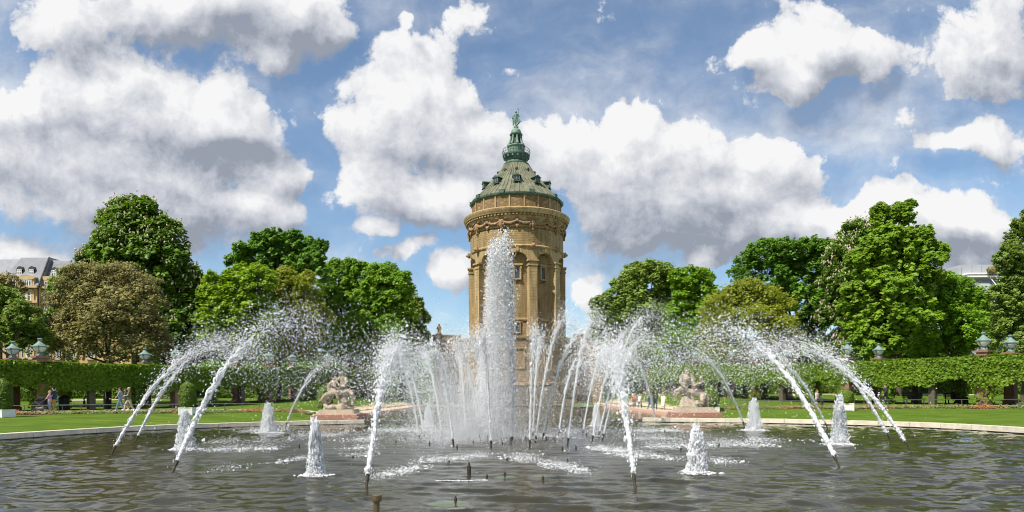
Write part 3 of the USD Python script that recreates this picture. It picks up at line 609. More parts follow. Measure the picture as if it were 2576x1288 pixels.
# ------------------------------------------------------------------ the terrace wall the tower stands on
PODST = M('terrace_sandstone', (0.36, 0.26, 0.15), (0.22, 0.155, 0.09), 0.9, 0.5, 8.0, island=0.15, bump=0.4, bscale=3.0)
terr = thing('terrace_wall', 'high stone terrace wall with parapet at the foot of the water tower', 'wall', loc=(TX - .1, 0, 0))
put(terr, 'core', [box((0, 131, 5.6), (30, 21, 11.5)), revolve([(11.2, 1), (11.2, 11.4)], 60, math.pi, 2 * math.pi).apply_translation((0, 124.0, 0))], MORTAR)
stones = []
for r_ in range(18):
    z = 1.6 + r_ * .56
    for side in (-1, 1):
        x = 10.4 + (r_ % 2) * .7
        while x < 15: stones.append(box((side * min(x, 14.4), 120.45, z + .26), (1.36, .3 + .03 * rng.random(), .52))); x += 1.4
    for d in np.arange(-88, 88, 7.0): stones.append(slab(A(d + (r_ % 2) * 3.5), A(d + (r_ % 2) * 3.5 + 6.8), z, z + .52, 11.1, 11.32 + .03 * rng.random(), 1).apply_translation((0, 124.0, 0)))
for m in stones[-300:]: put(terr, 'wall_stone', m, PODST)
put(terr, 'wall_stones', stones[:-300], PODST, kind='stuff')
put(terr, 'ledge', revolve([(11.2, 11.3), (11.6, 11.4), (11.65, 11.7), (11.0, 11.8)], 60, math.pi, 2 * math.pi).apply_translation((0, 124.0, 0)), SAND2, 30)
put(terr, 'ledge', revolve([(11.2, 3.3), (11.7, 3.4), (11.75, 3.75), (11.2, 3.85)], 60, math.pi, 2 * math.pi).apply_translation((0, 124.0, 0)), SAND2, 30)
for d in (-54, -36, -18, 0, 18, 36, 54): put(terr, 'wall_panel', [slab(A(d - 6), A(d + 6), z0, z1, 11.25, 11.5, 3).apply_translation((0, 124.0, 0)) for z0, z1 in ((6.2, 6.45), (9.6, 9.85))] + [slab(A(d + e - .5), A(d + e + .5), 6.451, 9.599, 11.25, 11.48, 1).apply_translation((0, 124.0, 0)) for e in (-5.5, 5.5)], SAND2)
for s in (-1, 1):
    put(terr, 'parapet', [box((s * 12.6, 120.75, 11.95), (4.9, .5, 1.15)), box((s * 12.6, 120.75, 12.6), (5.0, .7, .2))], PODST)
    put(terr, 'corner_pier', [box((s * 14.4, 120.7, 6.3), (1.7, 1.4, 12.0)), box((s * 14.4, 120.7, 12.5), (2.0, 1.8, .4))], PODST)
    st = thing('terrace_statue', 'small weathered stone figure on the %s end of the terrace parapet' % ('left' if s < 0 else 'right'), 'statue', loc=(TX - .1 + s * 14.2, 120.7, 12.7))
    put(st, 'figure', tm(union([bone((0, 0, .1), .5, (0, 0, .5), .35), *chain([(0, 0, .5), (.03, 0, 1.0), (0, 0, 1.45)], [.34, .26, .3]), ball((0, -.05, 1.85), .2), *chain([(.25, 0, 1.4), (.4, -.1, 1.1), (.15, -.25, .95)], [.12, .1, .08], 8), *chain([(-.25, 0, 1.4), (-.38, -.1, 1.1), (-.1, -.25, 1.2)], [.12, .1, .08], 8)])), CARVED, 50)
    put(st, 'plinth', box((0, 0, .05), (1.1, 1.1, .25)), PODST)
# ------------------------------------------------------------------ trees
BARK = M('bark', (0.10, 0.075, 0.05), (0.045, 0.035, 0.025), 0.95, 4.0, 6.0, bump=0.6)
BARK2 = M('mossy_bark', (0.12, 0.10, 0.07), (0.06, 0.055, 0.035), 0.95, 4.0, 6.0, bump=0.6)
LM = {
 'chestnut': leaf_mat('chestnut_leaves', [(0, (0.055, 0.116, 0.013)), (0.5, (0.139, 0.244, 0.023)), (1, (0.328, 0.426, 0.039))], 0.32),
 'bronze': leaf_mat('bronze_leaves', [(0, (0.177, 0.167, 0.062)), (0.4, (0.295, 0.271, 0.097)), (0.65, (0.362, 0.353, 0.106)), (1, (0.438, 0.524, 0.084))], 0.28, 0.7),
 'lime': leaf_mat('fresh_leaves', [(0, (0.138, 0.245, 0.015)), (0.5, (0.303, 0.451, 0.028)), (1, (0.531, 0.646, 0.067))], 0.36),
 'plane': leaf_mat('plane_leaves', [(0, (0.066, 0.154, 0.014)), (0.5, (0.144, 0.294, 0.025)), (1, (0.293, 0.466, 0.038))], 0.32),
 'olive': leaf_mat('olive_leaves', [(0, (0.155, 0.190, 0.022)), (0.5, (0.293, 0.338, 0.032)), (1, (0.473, 0.487, 0.051))], 0.35),
 'mid': leaf_mat('mid_green_leaves', [(0, (0.096, 0.210, 0.015)), (0.5, (0.219, 0.377, 0.024)), (1, (0.374, 0.530, 0.037))], 0.36),
 'grey': leaf_mat('grey_green_leaves', [(0, (0.106, 0.172, 0.028)), (0.5, (0.212, 0.302, 0.047)), (1, (0.367, 0.446, 0.078))], 0.28),
 'bright': leaf_mat('bright_leaves', [(0, (0.100, 0.199, 0.013)), (0.5, (0.215, 0.342, 0.023)), (1, (0.367, 0.486, 0.041))], 0.36),
 'dark': leaf_mat('dark_leaves', [(0, (0.046, 0.101, 0.014)), (0.5, (0.109, 0.208, 0.025)), (1, (0.234, 0.335, 0.042))], 0.25),
 'vine': leaf_mat('vine_leaves', [(0, (0.070, 0.149, 0.009)), (0.5, (0.170, 0.266, 0.012)), (1, (0.319, 0.381, 0.021))], 0.32),
 'vine_tips': leaf_mat('young_vine_leaves', [(0, (0.085, 0.150, 0.012)), (0.5, (0.130, 0.200, 0.016)), (1, (0.180, 0.245, 0.026))], 0.36),
 'box': leaf_mat('clipped_leaves', [(0, (0.064, 0.116, 0.011)), (0.5, (0.125, 0.194, 0.017)), (1, (0.226, 0.284, 0.025))], 0.2),
}
CREAM = M('cream_blossom', (0.62, 0.54, 0.38), (0.50, 0.38, 0.26), 0.8, 6.0, island=0.2)
def sphere_pts(n):
    v = rng.normal(size=(n, 3)); return v / np.linalg.norm(v, axis=1)[:, None]
def clump_mesh(n, s, seed):
    """a unit cloud of leaves, the building block of the crowns"""
    global rng
    keep, rng = rng, np.random.default_rng(seed)
    o = sphere_pts(n) * rng.uniform(.25, 1.0, (n, 1)) ** .55; o *= (.8 + .4 * rng.random((n, 1)))
    m = leaves(o, o * .8 + np.array([-.1, -.2, .75]) + rng.normal(size=(n, 3)) * .42, s); rng = keep; return m
def crown(lobes, clump=0.24, gap=0.0, ragged=0.0, fine=1.0):
    """where the clumps of leaves sit: on the outside of the lobes and of smaller ones budding from them; (centres, outward directions, radii)"""
    extra = []
    for c, r in lobes:
        for _ in range(4):
            dd = sphere_pts(1)[0]; dd[2] = abs(dd[2]) * .9 - .15; q = rng.uniform(.24, .42); extra.append((c + dd * r * rng.uniform(.82, 1.06 + ragged), r * q))
    main = len(lobes); lobes = list(lobes) + extra
    C = np.array([l[0] for l in lobes]); R = np.array([l[1] for l in lobes]); qs, ds, rs = [], [], []
    for i in range(len(lobes)):
        rm = R[i].mean(); nc = max(8, int((150 if i < main else 34) * fine * (1 - gap) * (.24 / clump) ** 2))
        d = sphere_pts(nc); d[:, 2] = np.where(d[:, 2] < -0.6, -d[:, 2], d[:, 2])
        k = np.where(rng.random(nc) < .25, rng.uniform(.3, .7, nc), rng.uniform(0.72, 1.04 + ragged * .5, nc))[:, None]; c = C[i] + d * R[i] * k
        deep = np.zeros(nc, bool)
        for j in range(main):
            if j != i: deep |= (((c - C[j]) / R[j]) ** 2).sum(1) < 0.30
        qs.append(c[~deep]); ds.append(d[~deep]); rs.append(rm * clump * rng.uniform(.5, 1.25, (~deep).sum()) * (1 if i < main else 2.0))
    return np.vstack(qs), np.vstack(ds), np.concatenate(rs)
def instancer(parent, name, protos, mat, q, r, kind='stuff'):
    path = fresh(parent, name); pi = UsdGeom.PointInstancer.Define(stage, path); n = len(q)
    for i, m in enumerate(protos): usdkit.mesh(stage, f'{path}/leaf_clump_{i:03d}', m, mat)
    pi.CreatePrototypesRel().SetTargets([Sdf.Path(f'{path}/leaf_clump_{i:03d}') for i in range(len(protos))])
    pi.CreateProtoIndicesAttr(Vt.IntArray.FromNumpy(rng.integers(0, len(protos), n).astype(np.int32)))
    pi.CreatePositionsAttr(Vt.Vec3fArray.FromNumpy(q.astype(np.float32)))
    pi.CreateScalesAttr(Vt.Vec3fArray.FromNumpy((r[:, None] * np.array([1, 1, .8])).astype(np.float32)))
    a = rng.uniform(-.9, .9, n); tilt = rng.normal(size=n) * .18
    pi.CreateOrientationsAttr(Vt.QuathArray([Gf.Quath(float(math.cos(x / 2) * math.cos(t / 2)), float(math.cos(x / 2) * math.sin(t / 2)), float(math.sin(x / 2) * math.sin(t / 2)), float(math.sin(x / 2) * math.cos(t / 2))) for x, t in zip(a, tilt)]))
    tag(path, kind=kind); return path
def tree(name, label, Z, outline, kind, per=95, size=0.30, depth=0.8, foot=None, trunk_r=0.35, clump=0.24, gap=0.0, ragged=0.0, blossom=0, group=None, bark=None, spread=1.0, twig=0):
    lobes = []
    for (px, py, rx, ry) in outline:
        z = Z + rng.uniform(-1, 1) * 1.6 * depth
        c = P(px, py, z); lobes.append((c, np.array([rx / F * z, (rx + ry) / 2 / F * z * depth, ry / F * z])))
    cx = np.mean([l[0][0] for l in lobes]) if foot is None else P(foot, 990, Z)[0]
    base = np.array([cx, Z, float(ground_z(cx, Z)) - .1]) if abs(cx) < 70 and Z < 124 else np.array([cx, Z, .85])
    t = thing(name, label, 'tree', group, loc=base)
    q, d, r = crown(lobes, clump, gap, ragged)
    s = size * .62 / np.median(r)
    nl = int(np.clip(1.9 / (.5 * s * s) * (.72 if gap > .12 else 1.0), 40, 420))
    instancer(t, 'crown', [clump_mesh(nl, s, 11 * k + len(label)) for k in range(4)], LM[kind], q - base, r)
    low = min(l[0][2] for l in lobes); mid = np.array([cx, Z, max(base[2] + 2.5, low - 1.0)])
    put(t, 'trunk', tube(np.array([base, base + [0, 0, .4], (base + mid) / 2 + [.1, 0, 0], mid]) - base, [trunk_r * 1.5, trunk_r * 1.05, trunk_r * .9, trunk_r * .75], 10), bark or BARK, 60)
    for c, R in lobes:
        m = (mid + c) / 2 + [rng.uniform(-.4, .4), 0, -.25 * abs(c[0] - mid[0])]
        put(t, 'limb', tube(np.array([mid - [0, 0, .3], m, (m + c) / 2 + [0, 0, .2], c]) - base, [trunk_r * .55, trunk_r * .38, trunk_r * .25, .04], 7), bark or BARK, 60)
    if twig:
        tw = []
        for i in rng.choice(len(q), min(twig, len(q)), replace=False):
            e = q[i] + d[i] * r[i] * rng.uniform(.6, 1.15); tw.append(tube(np.array([q[i] - d[i] * r[i] * 2.0 - [0, 0, r[i] * .5], q[i], e]) - base, [.05, .03, .012], 4, False))
        put(t, 'twigs', tw, bark or BARK, kind='stuff')
    if blossom:
        i = rng.choice(len(q), blossom, replace=True); b = q[i] + (d[i] * .95 + np.array([0, -.15, .45]) + rng.normal(size=(blossom, 3)) * .35) * r[i][:, None]
        put(t, 'blossoms', blobs(b - base, rng.uniform(.075, .125, blossom), np.tile([0, 0, 1.0], (blossom, 1)) + rng.normal(size=(blossom, 3)) * .2, rng.uniform(1.4, 2.3, blossom)), CREAM, kind='stuff')
    return t
tree('chestnut_tree', 'huge dark chestnut tree dotted with cream blossom beside the slate roofed building', 84, [(345, 560, 75, 62), (300, 610, 62, 70), (395, 610, 70, 70), (350, 680, 110, 80), (250, 680, 55, 60), (430, 690, 60, 70), (190, 740, 55, 70), (460, 770, 62, 90), (340, 790, 130, 100), (170, 830, 60, 60), (440, 850, 70, 70), (225, 650, 22, 30), (310, 530, 38, 30), (490, 720, 30, 50)], 'chestnut', 95, .42, .8, 340, .55, .21, 0, .05, 2600)
tree('bronze_leaved_tree', 'broad brownish bronze leaved small tree in front of the chestnut', 68, [(270, 715, 85, 55), (200, 770, 75, 70), (340, 770, 70, 70), (270, 810, 110, 80), (175, 850, 65, 60), (360, 850, 65, 70), (260, 870, 120, 60), (405, 880, 35, 40), (300, 700, 60, 35), (140, 880, 35, 45)], 'bronze', 60, .22, .7, 270, .22, .22, .30, .2, twig=700)
tree('young_park_tree', 'small leafy olive green tree cut by the left picture edge', 62, [(20, 840, 60, 55), (60, 800, 40, 40), (10, 770, 45, 45), (65, 860, 45, 45), (-30, 820, 40, 60)], 'grey', 62, .24, .8, 20, .2, .22, .25, .2, twig=220)
tree('bronze_leaved_tree', 'thin brown twigged treetop rising over the small olive green tree at the left edge', 66, [(15, 735, 42, 45), (-10, 770, 40, 40)], 'bronze', 34, .2, .7, 0, .15, .24, .4, .3, twig=120)
tree('maple_tree', 'light yellow green maple right of the big chestnut', 84, [(610, 720, 55, 52), (650, 710, 40, 40), (560, 770, 50, 55), (620, 790, 70, 65), (530, 830, 42, 50), (600, 850, 80, 55), (510, 870, 40, 40), (670, 800, 40, 60), (540, 720, 28, 35), (580, 885, 60, 32), (650, 880, 50, 40)], 'lime', 74, .33, .8, 590, .3, .21, .06, .12)
tree('plane_tree', 'tall dark green plane tree with loose top behind the light maple', 100, [(690, 630, 50, 45), (640, 650, 45, 35), (600, 662, 32, 28), (740, 640, 50, 45), (785, 640, 32, 35), (700, 680, 75, 45), (650, 600, 18, 16), (690, 596, 26, 20), (735, 602, 22, 20), (805, 622, 20, 18), (770, 680, 50, 40)], 'plane', 52, .40, .8, 700, .45, .24, .50, .30, twig=200)
tree('golden_tree', 'olive yellow tree between the light maple and the broad green tree', 88, [(720, 730, 55, 45), (760, 740, 45, 50), (700, 790, 60, 60), (770, 800, 50, 55), (740, 850, 60, 40), (690, 850, 40, 40), (720, 890, 70, 32), (640, 893, 50, 28)], 'olive', 66, .30, .7, 735, .25, .22, .08, .14, twig=160)
tree('broad_tree', 'broad rounded mid green tree with dark limbs left of the tower', 108, [(850, 710, 50, 48), (900, 700, 55, 40), (950, 715, 55, 48), (1000, 740, 40, 55), (870, 770, 70, 55), (950, 790, 75, 60), (820, 810, 45, 60), (890, 840, 70, 50), (980, 840, 45, 50), (840, 680, 22, 20), (850, 885, 70, 38), (920, 890, 80, 34), (985, 885, 50, 38)], 'mid', 82, .42, .7, 880, .5, .21, .05, .1)
tree('grey_green_tree', 'dull grey green tree at the tower end of the left tree row', 118, [(1010, 760, 38, 50), (1040, 810, 35, 45), (1000, 840, 50, 45), (1055, 850, 25, 35), (985, 720, 40, 40), (1040, 880, 40, 34), (1000, 885, 40, 30)], 'grey', 70, .42, .8, 1010, .35, .22, .1, .1)
tree('grey_green_tree', 'rounded grey green tree nearest the tower on its right', 112, [(1640, 705, 62, 48), (1580, 740, 50, 45), (1600, 700, 40, 38), (1700, 740, 55, 50), (1620, 790, 85, 60), (1560, 810, 50, 60), (1520, 790, 34, 48), (1680, 820, 60, 50), (1590, 850, 60, 40), (1510, 840, 26, 40), (1560, 885, 60, 40), (1640, 885, 70, 40)], 'grey', 78, .42, .75, 1620, .45, .21, .05, .08)
tree('broad_tree', 'mid green tree behind the golden tree right of the tower', 108, [(1740, 720, 50, 48), (1775, 770, 45, 60), (1720, 800, 50, 60), (1770, 700, 26, 24), (1730, 870, 60, 50), (1700, 890, 50, 35)], 'mid', 78, .40, .7, 1740, .4, .22, .05, .1)
tree('golden_tree', 'yellow olive feathery tree behind the right pergola', 86, [(1880, 760, 75, 52), (1820, 790, 60, 55), (1940, 790, 65, 60), (1880, 830, 95, 60), (1790, 850, 40, 45), (1970, 850, 45, 50), (1880, 735, 50, 30), (1830, 892, 70, 34), (1920, 892, 80, 34)], 'olive', 78, .27, .7, 1880, .3, .21, .06, .14, twig=300)
tree('oak_tree', 'tall dark green tree with sky showing through its flat top', 100, [(1930, 640, 50, 36), (1980, 632, 50, 32), (2040, 640, 55, 38), (2090, 640, 40, 36), (1890, 670, 40, 34), (1960, 690, 70, 50), (2050, 700, 65, 60), (2000, 760, 70, 60), (2080, 780, 50, 70), (1860, 695, 24, 22), (2030, 840, 50, 50), (1940, 620, 26, 16), (2060, 618, 30, 16), (2040, 895, 60, 40), (1990, 860, 50, 50)], 'plane', 70, .36, .8, 2020, .5, .22, .42, .22, twig=260)
tree('chestnut_tree', 'chestnut tree thick with cream blossom behind the tall bright tree', 92, [(2160, 600, 50, 45), (2130, 650, 45, 50), (2120, 710, 45, 50), (2160, 690, 50, 60), (2110, 790, 42, 55), (2120, 870, 40, 45), (2150, 770, 50, 70)], 'chestnut', 80, .40, .8, 2140, .45, .22, 0, .08, 2300)
tree('poplar_tree', 'tall bright green tree with ragged top right of the blossoming chestnut', 78, [(2235, 560, 40, 38), (2270, 545, 30, 32), (2215, 540, 24, 24), (2300, 620, 40, 40), (2345, 640, 34, 30), (2240, 630, 62, 50), (2190, 660, 40, 50), (2280, 690, 62, 55), (2220, 740, 80, 60), (2170, 800, 55, 60), (2270, 800, 75, 70), (2200, 870, 70, 45), (2330, 590, 18, 22), (2290, 515, 16, 12), (2365, 650, 18, 14), (2350, 700, 22, 26)], 'bright', 62, .33, .8, 2260, .38, .22, .30, .34, twig=260)
tree('round_tree', 'mid green rounded tree in front of the modern office block', 82, [(2380, 740, 60, 48), (2430, 760, 50, 45), (2350, 790, 60, 60), (2420, 830, 70, 60), (2460, 800, 35, 45), (2360, 870, 70, 45), (2460, 870, 40, 40)], 'mid', 80, .30, .75, 2400, .3, .21, .03, .1)
tree('birch_tree', 'tall dark leafy tree cut by the right picture edge', 62, [(2570, 600, 32, 50), (2545, 660, 34, 50), (2580, 700, 50, 60), (2540, 760, 42, 60), (2580, 800, 60, 60), (2530, 840, 42, 55), (2590, 880, 60, 40), (2600, 560, 30, 40)], 'grey', 80, .22, .8, 2575, .25, .2, .03, .14)
tree('dark_tree', 'dark dense tree filling the gap below the tall ragged bright tree', 90, [(2290, 880, 60, 40), (2220, 890, 60, 35), (2350, 900, 50, 30)], 'dark', 70, .36, .8, 2280, .3, .22, 0, .05)
tree('dark_tree', 'low dark tree between the bronze tree and the light maple', 92, [(470, 880, 50, 50), (510, 840, 30, 50), (440, 900, 40, 30)], 'dark', 80, .4, .8, 470, .3, .22, 0, .05)

# ------------------------------------------------------------------ the vine covered pergolas
PILLAR = M('pergola_pillar', (0.25, 0.14, 0.095), (0.16, 0.09, 0.062), 0.9, 1.5, 6.0, bump=0.3)
COPLAMP = M('lamp_copper', (0.20, 0.275, 0.24), (0.095, 0.15, 0.13), 0.6, 3.0, 8.0)
GLOBE = M('lamp_glass', (0.55, 0.53, 0.45), (0.46, 0.45, 0.38), 0.35, 2.0)
def make_lamp(label, group):
    t = thing('urn_lamp', label, 'lamp', group)
    put(t, 'foot', revolve([(.01, 0), (.34, 0), (.36, .08), (.24, .14), (.2, .3), (.27, .36), (.2, .42)], 24), COPLAMP, 40)
    put(t, 'glass_bowl', revolve([(.2, .4), (.36, .5), (.5, .68), (.555, .86), (.555, .9)], 28), GLOBE, 50)
    put(t, 'lid', revolve([(.56, .88), (.62, .92), (.62, 1.0), (.5, 1.1), (.34, 1.24), (.22, 1.36), (.15, 1.46), (.15, 1.56), (.2, 1.6), (.22, 1.7), (.16, 1.76), (.01, 1.78)], 28), COPLAMP, 40)
    for k_ in range(4):
        a = k_ * math.pi / 2 + .4; ca, sa = math.cos(a), math.sin(a)
        put(t, 'rib', tube([(ca * r, sa * r, z) for r, z in ((.22, .36), (.4, .5), (.55, .7), (.61, .92))], .04, 6), COPLAMP)
        put(t, 'mask', tm(union([ball((ca * .64, sa * .64, .95), .11, 10), ball((ca * .74, sa * .74, 1.0), .06, 8)])), COPLAMP, 40)
        put(t, 'claw', tube([(ca * .3, sa * .3, .02), (ca * .36, sa * .36, .12), (ca * .24, sa * .24, .3)], .05, 6), COPLAMP)
    return t
FRONT = np.array([(48.5, 31.5), (42.6, 42.0), (36.7, 51.8), (31, 61), (27, 69), (23.9, 76), (22.2, 84), (21.5, 93), (21.3, 104)], float)
def curve_pts(line, step, fine=400):
    from scipy.interpolate import splprep, splev
    t, _ = splprep(line.T, s=0); c = np.stack(splev(np.linspace(0, 1, fine), t), -1); s = np.r_[0, np.cumsum(np.linalg.norm(np.diff(c, axis=0), axis=1))]
    q = np.arange(0, s[-1], step); return np.stack([np.interp(q, s, c[:, 0]), np.interp(q, s, c[:, 1])], -1), s
lamp_proto = None
lamp_names = {}
PERG_W = 4.7
for side, s in (('left', -1), ('right', 1)):
    ctl = FRONT * [s, 1]
    pts, _ = curve_pts(ctl, 0.25)
    t_ = np.gradient(pts, axis=0); t_ /= np.linalg.norm(t_, axis=1)[:, None]
    nrm = np.stack([t_[:, 1], -t_[:, 0]], -1) * s            # away from the pool
    back = pts + nrm * PERG_W
    zg = ground_z(np.clip(pts[:, 0], -71, 71), pts[:, 1]); zg = np.maximum(zg, .88)
    pg = thing('pergola', f'long curved pergola buried in green vines {"behind the strolling couple left of" if s < 0 else "behind the lawn right of"} the fountain', 'pergola')
    # beams
    for off in (0, PERG_W):
        q = pts + nrm * off; put(pg, 'beam', tube(np.column_stack([q, zg + 3.2])[::8], .16, 6), PILLAR)
    # leaves: front face, back face, top, ragged fringe
    n_pts = len(pts); w = np.ones(n_pts); w[pts[:, 1] < 38] = .15
    w /= w.sum()
    def sample(n, lo, hi, h0, h1, nv, jitter):
        i = rng.choice(n_pts - 1, n, p=w[:-1] / w[:-1].sum()); u = rng.uniform(lo, hi, n)
        bulge = 0.28 * meshkit.fbm(np.column_stack([i * .09, np.zeros(n) + nv[0], u]), 3, 5)
        return i, u, bulge
    def face(n, off, sgn, h0, h1, size, rag):
        i = rng.choice(n_pts - 1, n, p=w[:-1] / w[:-1].sum()); u = rng.random(n)
        low = h0 - rag * (meshkit.fbm(np.column_stack([i * .16 + 7 * s, np.full(n, off), np.zeros(n)]), 4, 2) - .35) * 2.2
        z = low + (h1 - low) * u
        out = .12 + .42 * (meshkit.fbm(np.column_stack([pts[i, 0] * 1.3, pts[i, 1] * 1.3, z * 1.5]), 3, 9) - .3) + rng.normal(size=n) * .06
        q = pts[i] + nrm[i] * off + nrm[i] * sgn * out[:, None] + t_[i] * rng.uniform(-.13, .13, (n, 1))
        return np.column_stack([q, zg[i] + z]), np.column_stack([nrm[i] * sgn, np.full(n, .35)]) + rng.normal(size=(n, 3)) * .55
    p1, n1 = face(42000, -.25, -1, 2.05, 3.72, .2, .75); p2, n2 = face(9000, PERG_W + .25, 1, 2.2, 3.72, .25, .5)
    put(pg, 'vine_foliage', leaves(np.vstack([p1, p2]), np.vstack([n1, n2]), .21), LM['vine'], kind='stuff')
    n = 17000; i = rng.choice(n_pts - 1, n, p=w[:-1] / w[:-1].sum()); u = rng.uniform(-.45, PERG_W + .3, n); u[: n // 2] = rng.uniform(-.5, .6, n // 2)
    q = pts[i] + nrm[i] * u[:, None] + rng.normal(size=(n, 2)) * .08; hz = 3.62 + .22 * meshkit.fbm(np.column_stack([q * .9, np.zeros(n)]), 3, 4) + rng.random(n) * .12
    put(pg, 'young_shoots', leaves(np.column_stack([q, zg[i] + hz]), np.column_stack([rng.normal(size=(n, 2)) * .5, np.ones(n)]), .19), LM['vine_tips'], kind='stuff')
    # a dark thatch of old stems inside
    q2 = np.vstack([pts + nrm * .05, (pts + nrm * (PERG_W - .05))[::-1]]); 
    inner = np.column_stack([pts + nrm * .1, zg + 3.55]); outer = np.column_stack([pts + nrm * (PERG_W - .1), zg + 3.55]); k = n_pts
    put(pg, 'old_stems', (np.vstack([inner, outer, inner - [0, 0, .5], outer - [0, 0, .5]]), [[a, a + 1, k + a + 1, k + a] for a in range(k - 1)] + [[2 * k + a + 1, 2 * k + a, 3 * k + a, 3 * k + a + 1] for a in range(k - 1)] + [[a, 2 * k + a, 2 * k + a + 1, a + 1] for a in range(k - 1)] + [[k + a + 1, 3 * k + a + 1, 3 * k + a, k + a] for a in range(k - 1)]), BARK)
    # pillars and lamps
    _q, _s = curve_pts(ctl, 0.02); _i0 = np.argmin(np.linalg.norm(_q - ctl[2], axis=1)); arc = _q[_i0 % 185::185]; at36 = np.argmin(np.linalg.norm(arc - ctl[2], axis=1)); shift = ctl[2] - arc[at36]
    tt = np.gradient(arc, axis=0); tt /= np.linalg.norm(tt, axis=1)[:, None]; nn = np.stack([tt[:, 1], -tt[:, 0]], -1) * s
    for kk in range(len(arc)):
        if arc[kk][1] < 44: continue
        lampy = (kk - at36) % 3 == 0
        for row in (0, 1):
            a = arc[kk] + nn[kk] * PERG_W * row; z = max(.88, float(ground_z(np.clip(a[0], -71, 71), min(a[1], 124)))); ang = math.atan2(tt[kk][1], tt[kk][0])
            h = 4.12 if lampy else 3.3; r = .36 if lampy else .24
            pil = put(pg, 'pillar', [box((a[0], a[1], z + h / 2 - .1), (2 * r, 2 * r, h + .2), ang)] + ([box((a[0], a[1], z + h + .06), (2 * r + .22, 2 * r + .22, .14), ang), box((a[0], a[1], z + .12), (2 * r + .14, 2 * r + .14, .3), ang)] if lampy else []), PILLAR if lampy else BARK2)
            if (kk + row) % 2 == 0 and not (lampy and row == 1):
                n = 620; zz = rng.random(n) ** .8 * 3.0; th = rng.random(n) * 6.28; rad = (r + .12 + .34 * meshkit.fbm(np.column_stack([zz * 1.1, np.full(n, kk * 3.1), th]), 3, 3)) * (1 + .15 * rng.normal(size=n))
                put(pil, 'climbing_vine', leaves(np.column_stack([a[0] + np.cos(th) * rad, a[1] + np.sin(th) * rad, z + zz]), np.column_stack([np.cos(th), np.sin(th), np.full(n, .3)]) + rng.normal(size=(n, 3)) * .5, .2), LM['vine'], kind='stuff')
            if lampy:
                row_w = 'front' if row == 0 else 'back'; order = (kk - at36) // 3
                where = {0: 'nearest', 1: 'second', 2: 'third', 3: 'fourth', 4: 'fifth', 5: 'sixth'}.get(order)
                if where is None: continue
                lab = f'green copper urn lamp on the {where} {row_w} pillar of the {side} pergola'
                if lamp_proto is None:
                    lamp_proto = make_lamp(lab, 'urn lamps on the pergola pillars'); x = UsdGeom.Xformable(stage.GetPrimAtPath(lamp_proto)); x.GetOrderedXformOps()[0].Set(Gf.Vec3d(float(a[0]), float(a[1]), z + h + .12)); x.AddScaleOp().Set(Gf.Vec3f(.8, .8, .8))
                    first_xf = (a[0], a[1], z + h + .12)
                else: copy_of(lamp_proto, lab, loc=(a[0], a[1], z + h + .12), rotz=rng.uniform(-15, 15), scale=.8)

# ------------------------------------------------------------------ clipped hedges in the park behind
hedges = [(-62, 78, 14, 2.4, 1.9), (-44, 82, 9, 2.2, 1.9), (-34, 84, 6, 2.0, 1.8), (-52, 92, 22, 1.2, 2.6), (62, 78, 14, 2.4, 1.9), (45, 82, 9, 2.2, 1.9), (36, 86, 7, 2.0, 1.8), (54, 93, 22, 1.2, 2.6), (-27, 98, 5, 3, 1.8), (28, 99, 5, 3, 1.8)]
where_h = ['farthest left', 'middle left', 'inner left', 'long rear left', 'farthest right', 'middle right', 'inner right', 'long rear right', 'tower end left', 'tower end right']
for (x, y, lx, ly, h), w_ in zip(hedges, where_h):
    n = int(110 * (lx * h + lx * ly * .6)); z0 = float(ground_z(x, y)) - .1; hd = thing('clipped_hedge', f'dark green box clipped hedge block, the {w_} one seen under the pergola', 'hedge', loc=(x, y, z0))
    u = rng.uniform(-.5, .5, (n, 3)); f = rng.integers(0, 5, n); u[f == 0, 0] = -.5; u[f == 1, 0] = .5; u[f == 2, 1] = -.5; u[f == 3, 1] = -.5; u[f == 4, 2] = .5
    p = u * [lx, ly, h] + [0, 0, h / 2] + rng.normal(size=(n, 3)) * .04
    put(hd, 'foliage', leaves(p, u * [1, 1, 1] + [0, -.2, .2] + rng.normal(size=(n, 3)) * .4, .34), LM['box'], kind='stuff'); put(hd, 'stems', box((0, 0, h / 2 - .06), (lx - .2, ly - .2, h - .12)), BARK)
# a far-off belt of trees and houses' planting that closes the view under the pergolas
for s in (-1, 1):
    n = 18000; a = rng.uniform(16, 150, n); y = 150 + rng.normal(size=n) * 5 + .05 * a; top = 7 + 7 * meshkit.fbm(np.column_stack([a * .08, np.full(n, s * 3.0), np.zeros(n)]), 4, 8); z = .8 + top * rng.random(n) ** .8
    put(None, 'far_trees', leaves(np.column_stack([s * a, y - 3 * meshkit.noise(np.column_stack([a * .4, z * .4, y * 0])), z]), np.column_stack([rng.normal(size=n) * .5, -np.ones(n), np.full(n, .7)]) + rng.normal(size=(n, 3)) * .5, .85), LM['dark'], kind='stuff', label=f'dark belt of park trees closing the view far behind the {"left" if s < 0 else "right"} pergola', cat='trees')
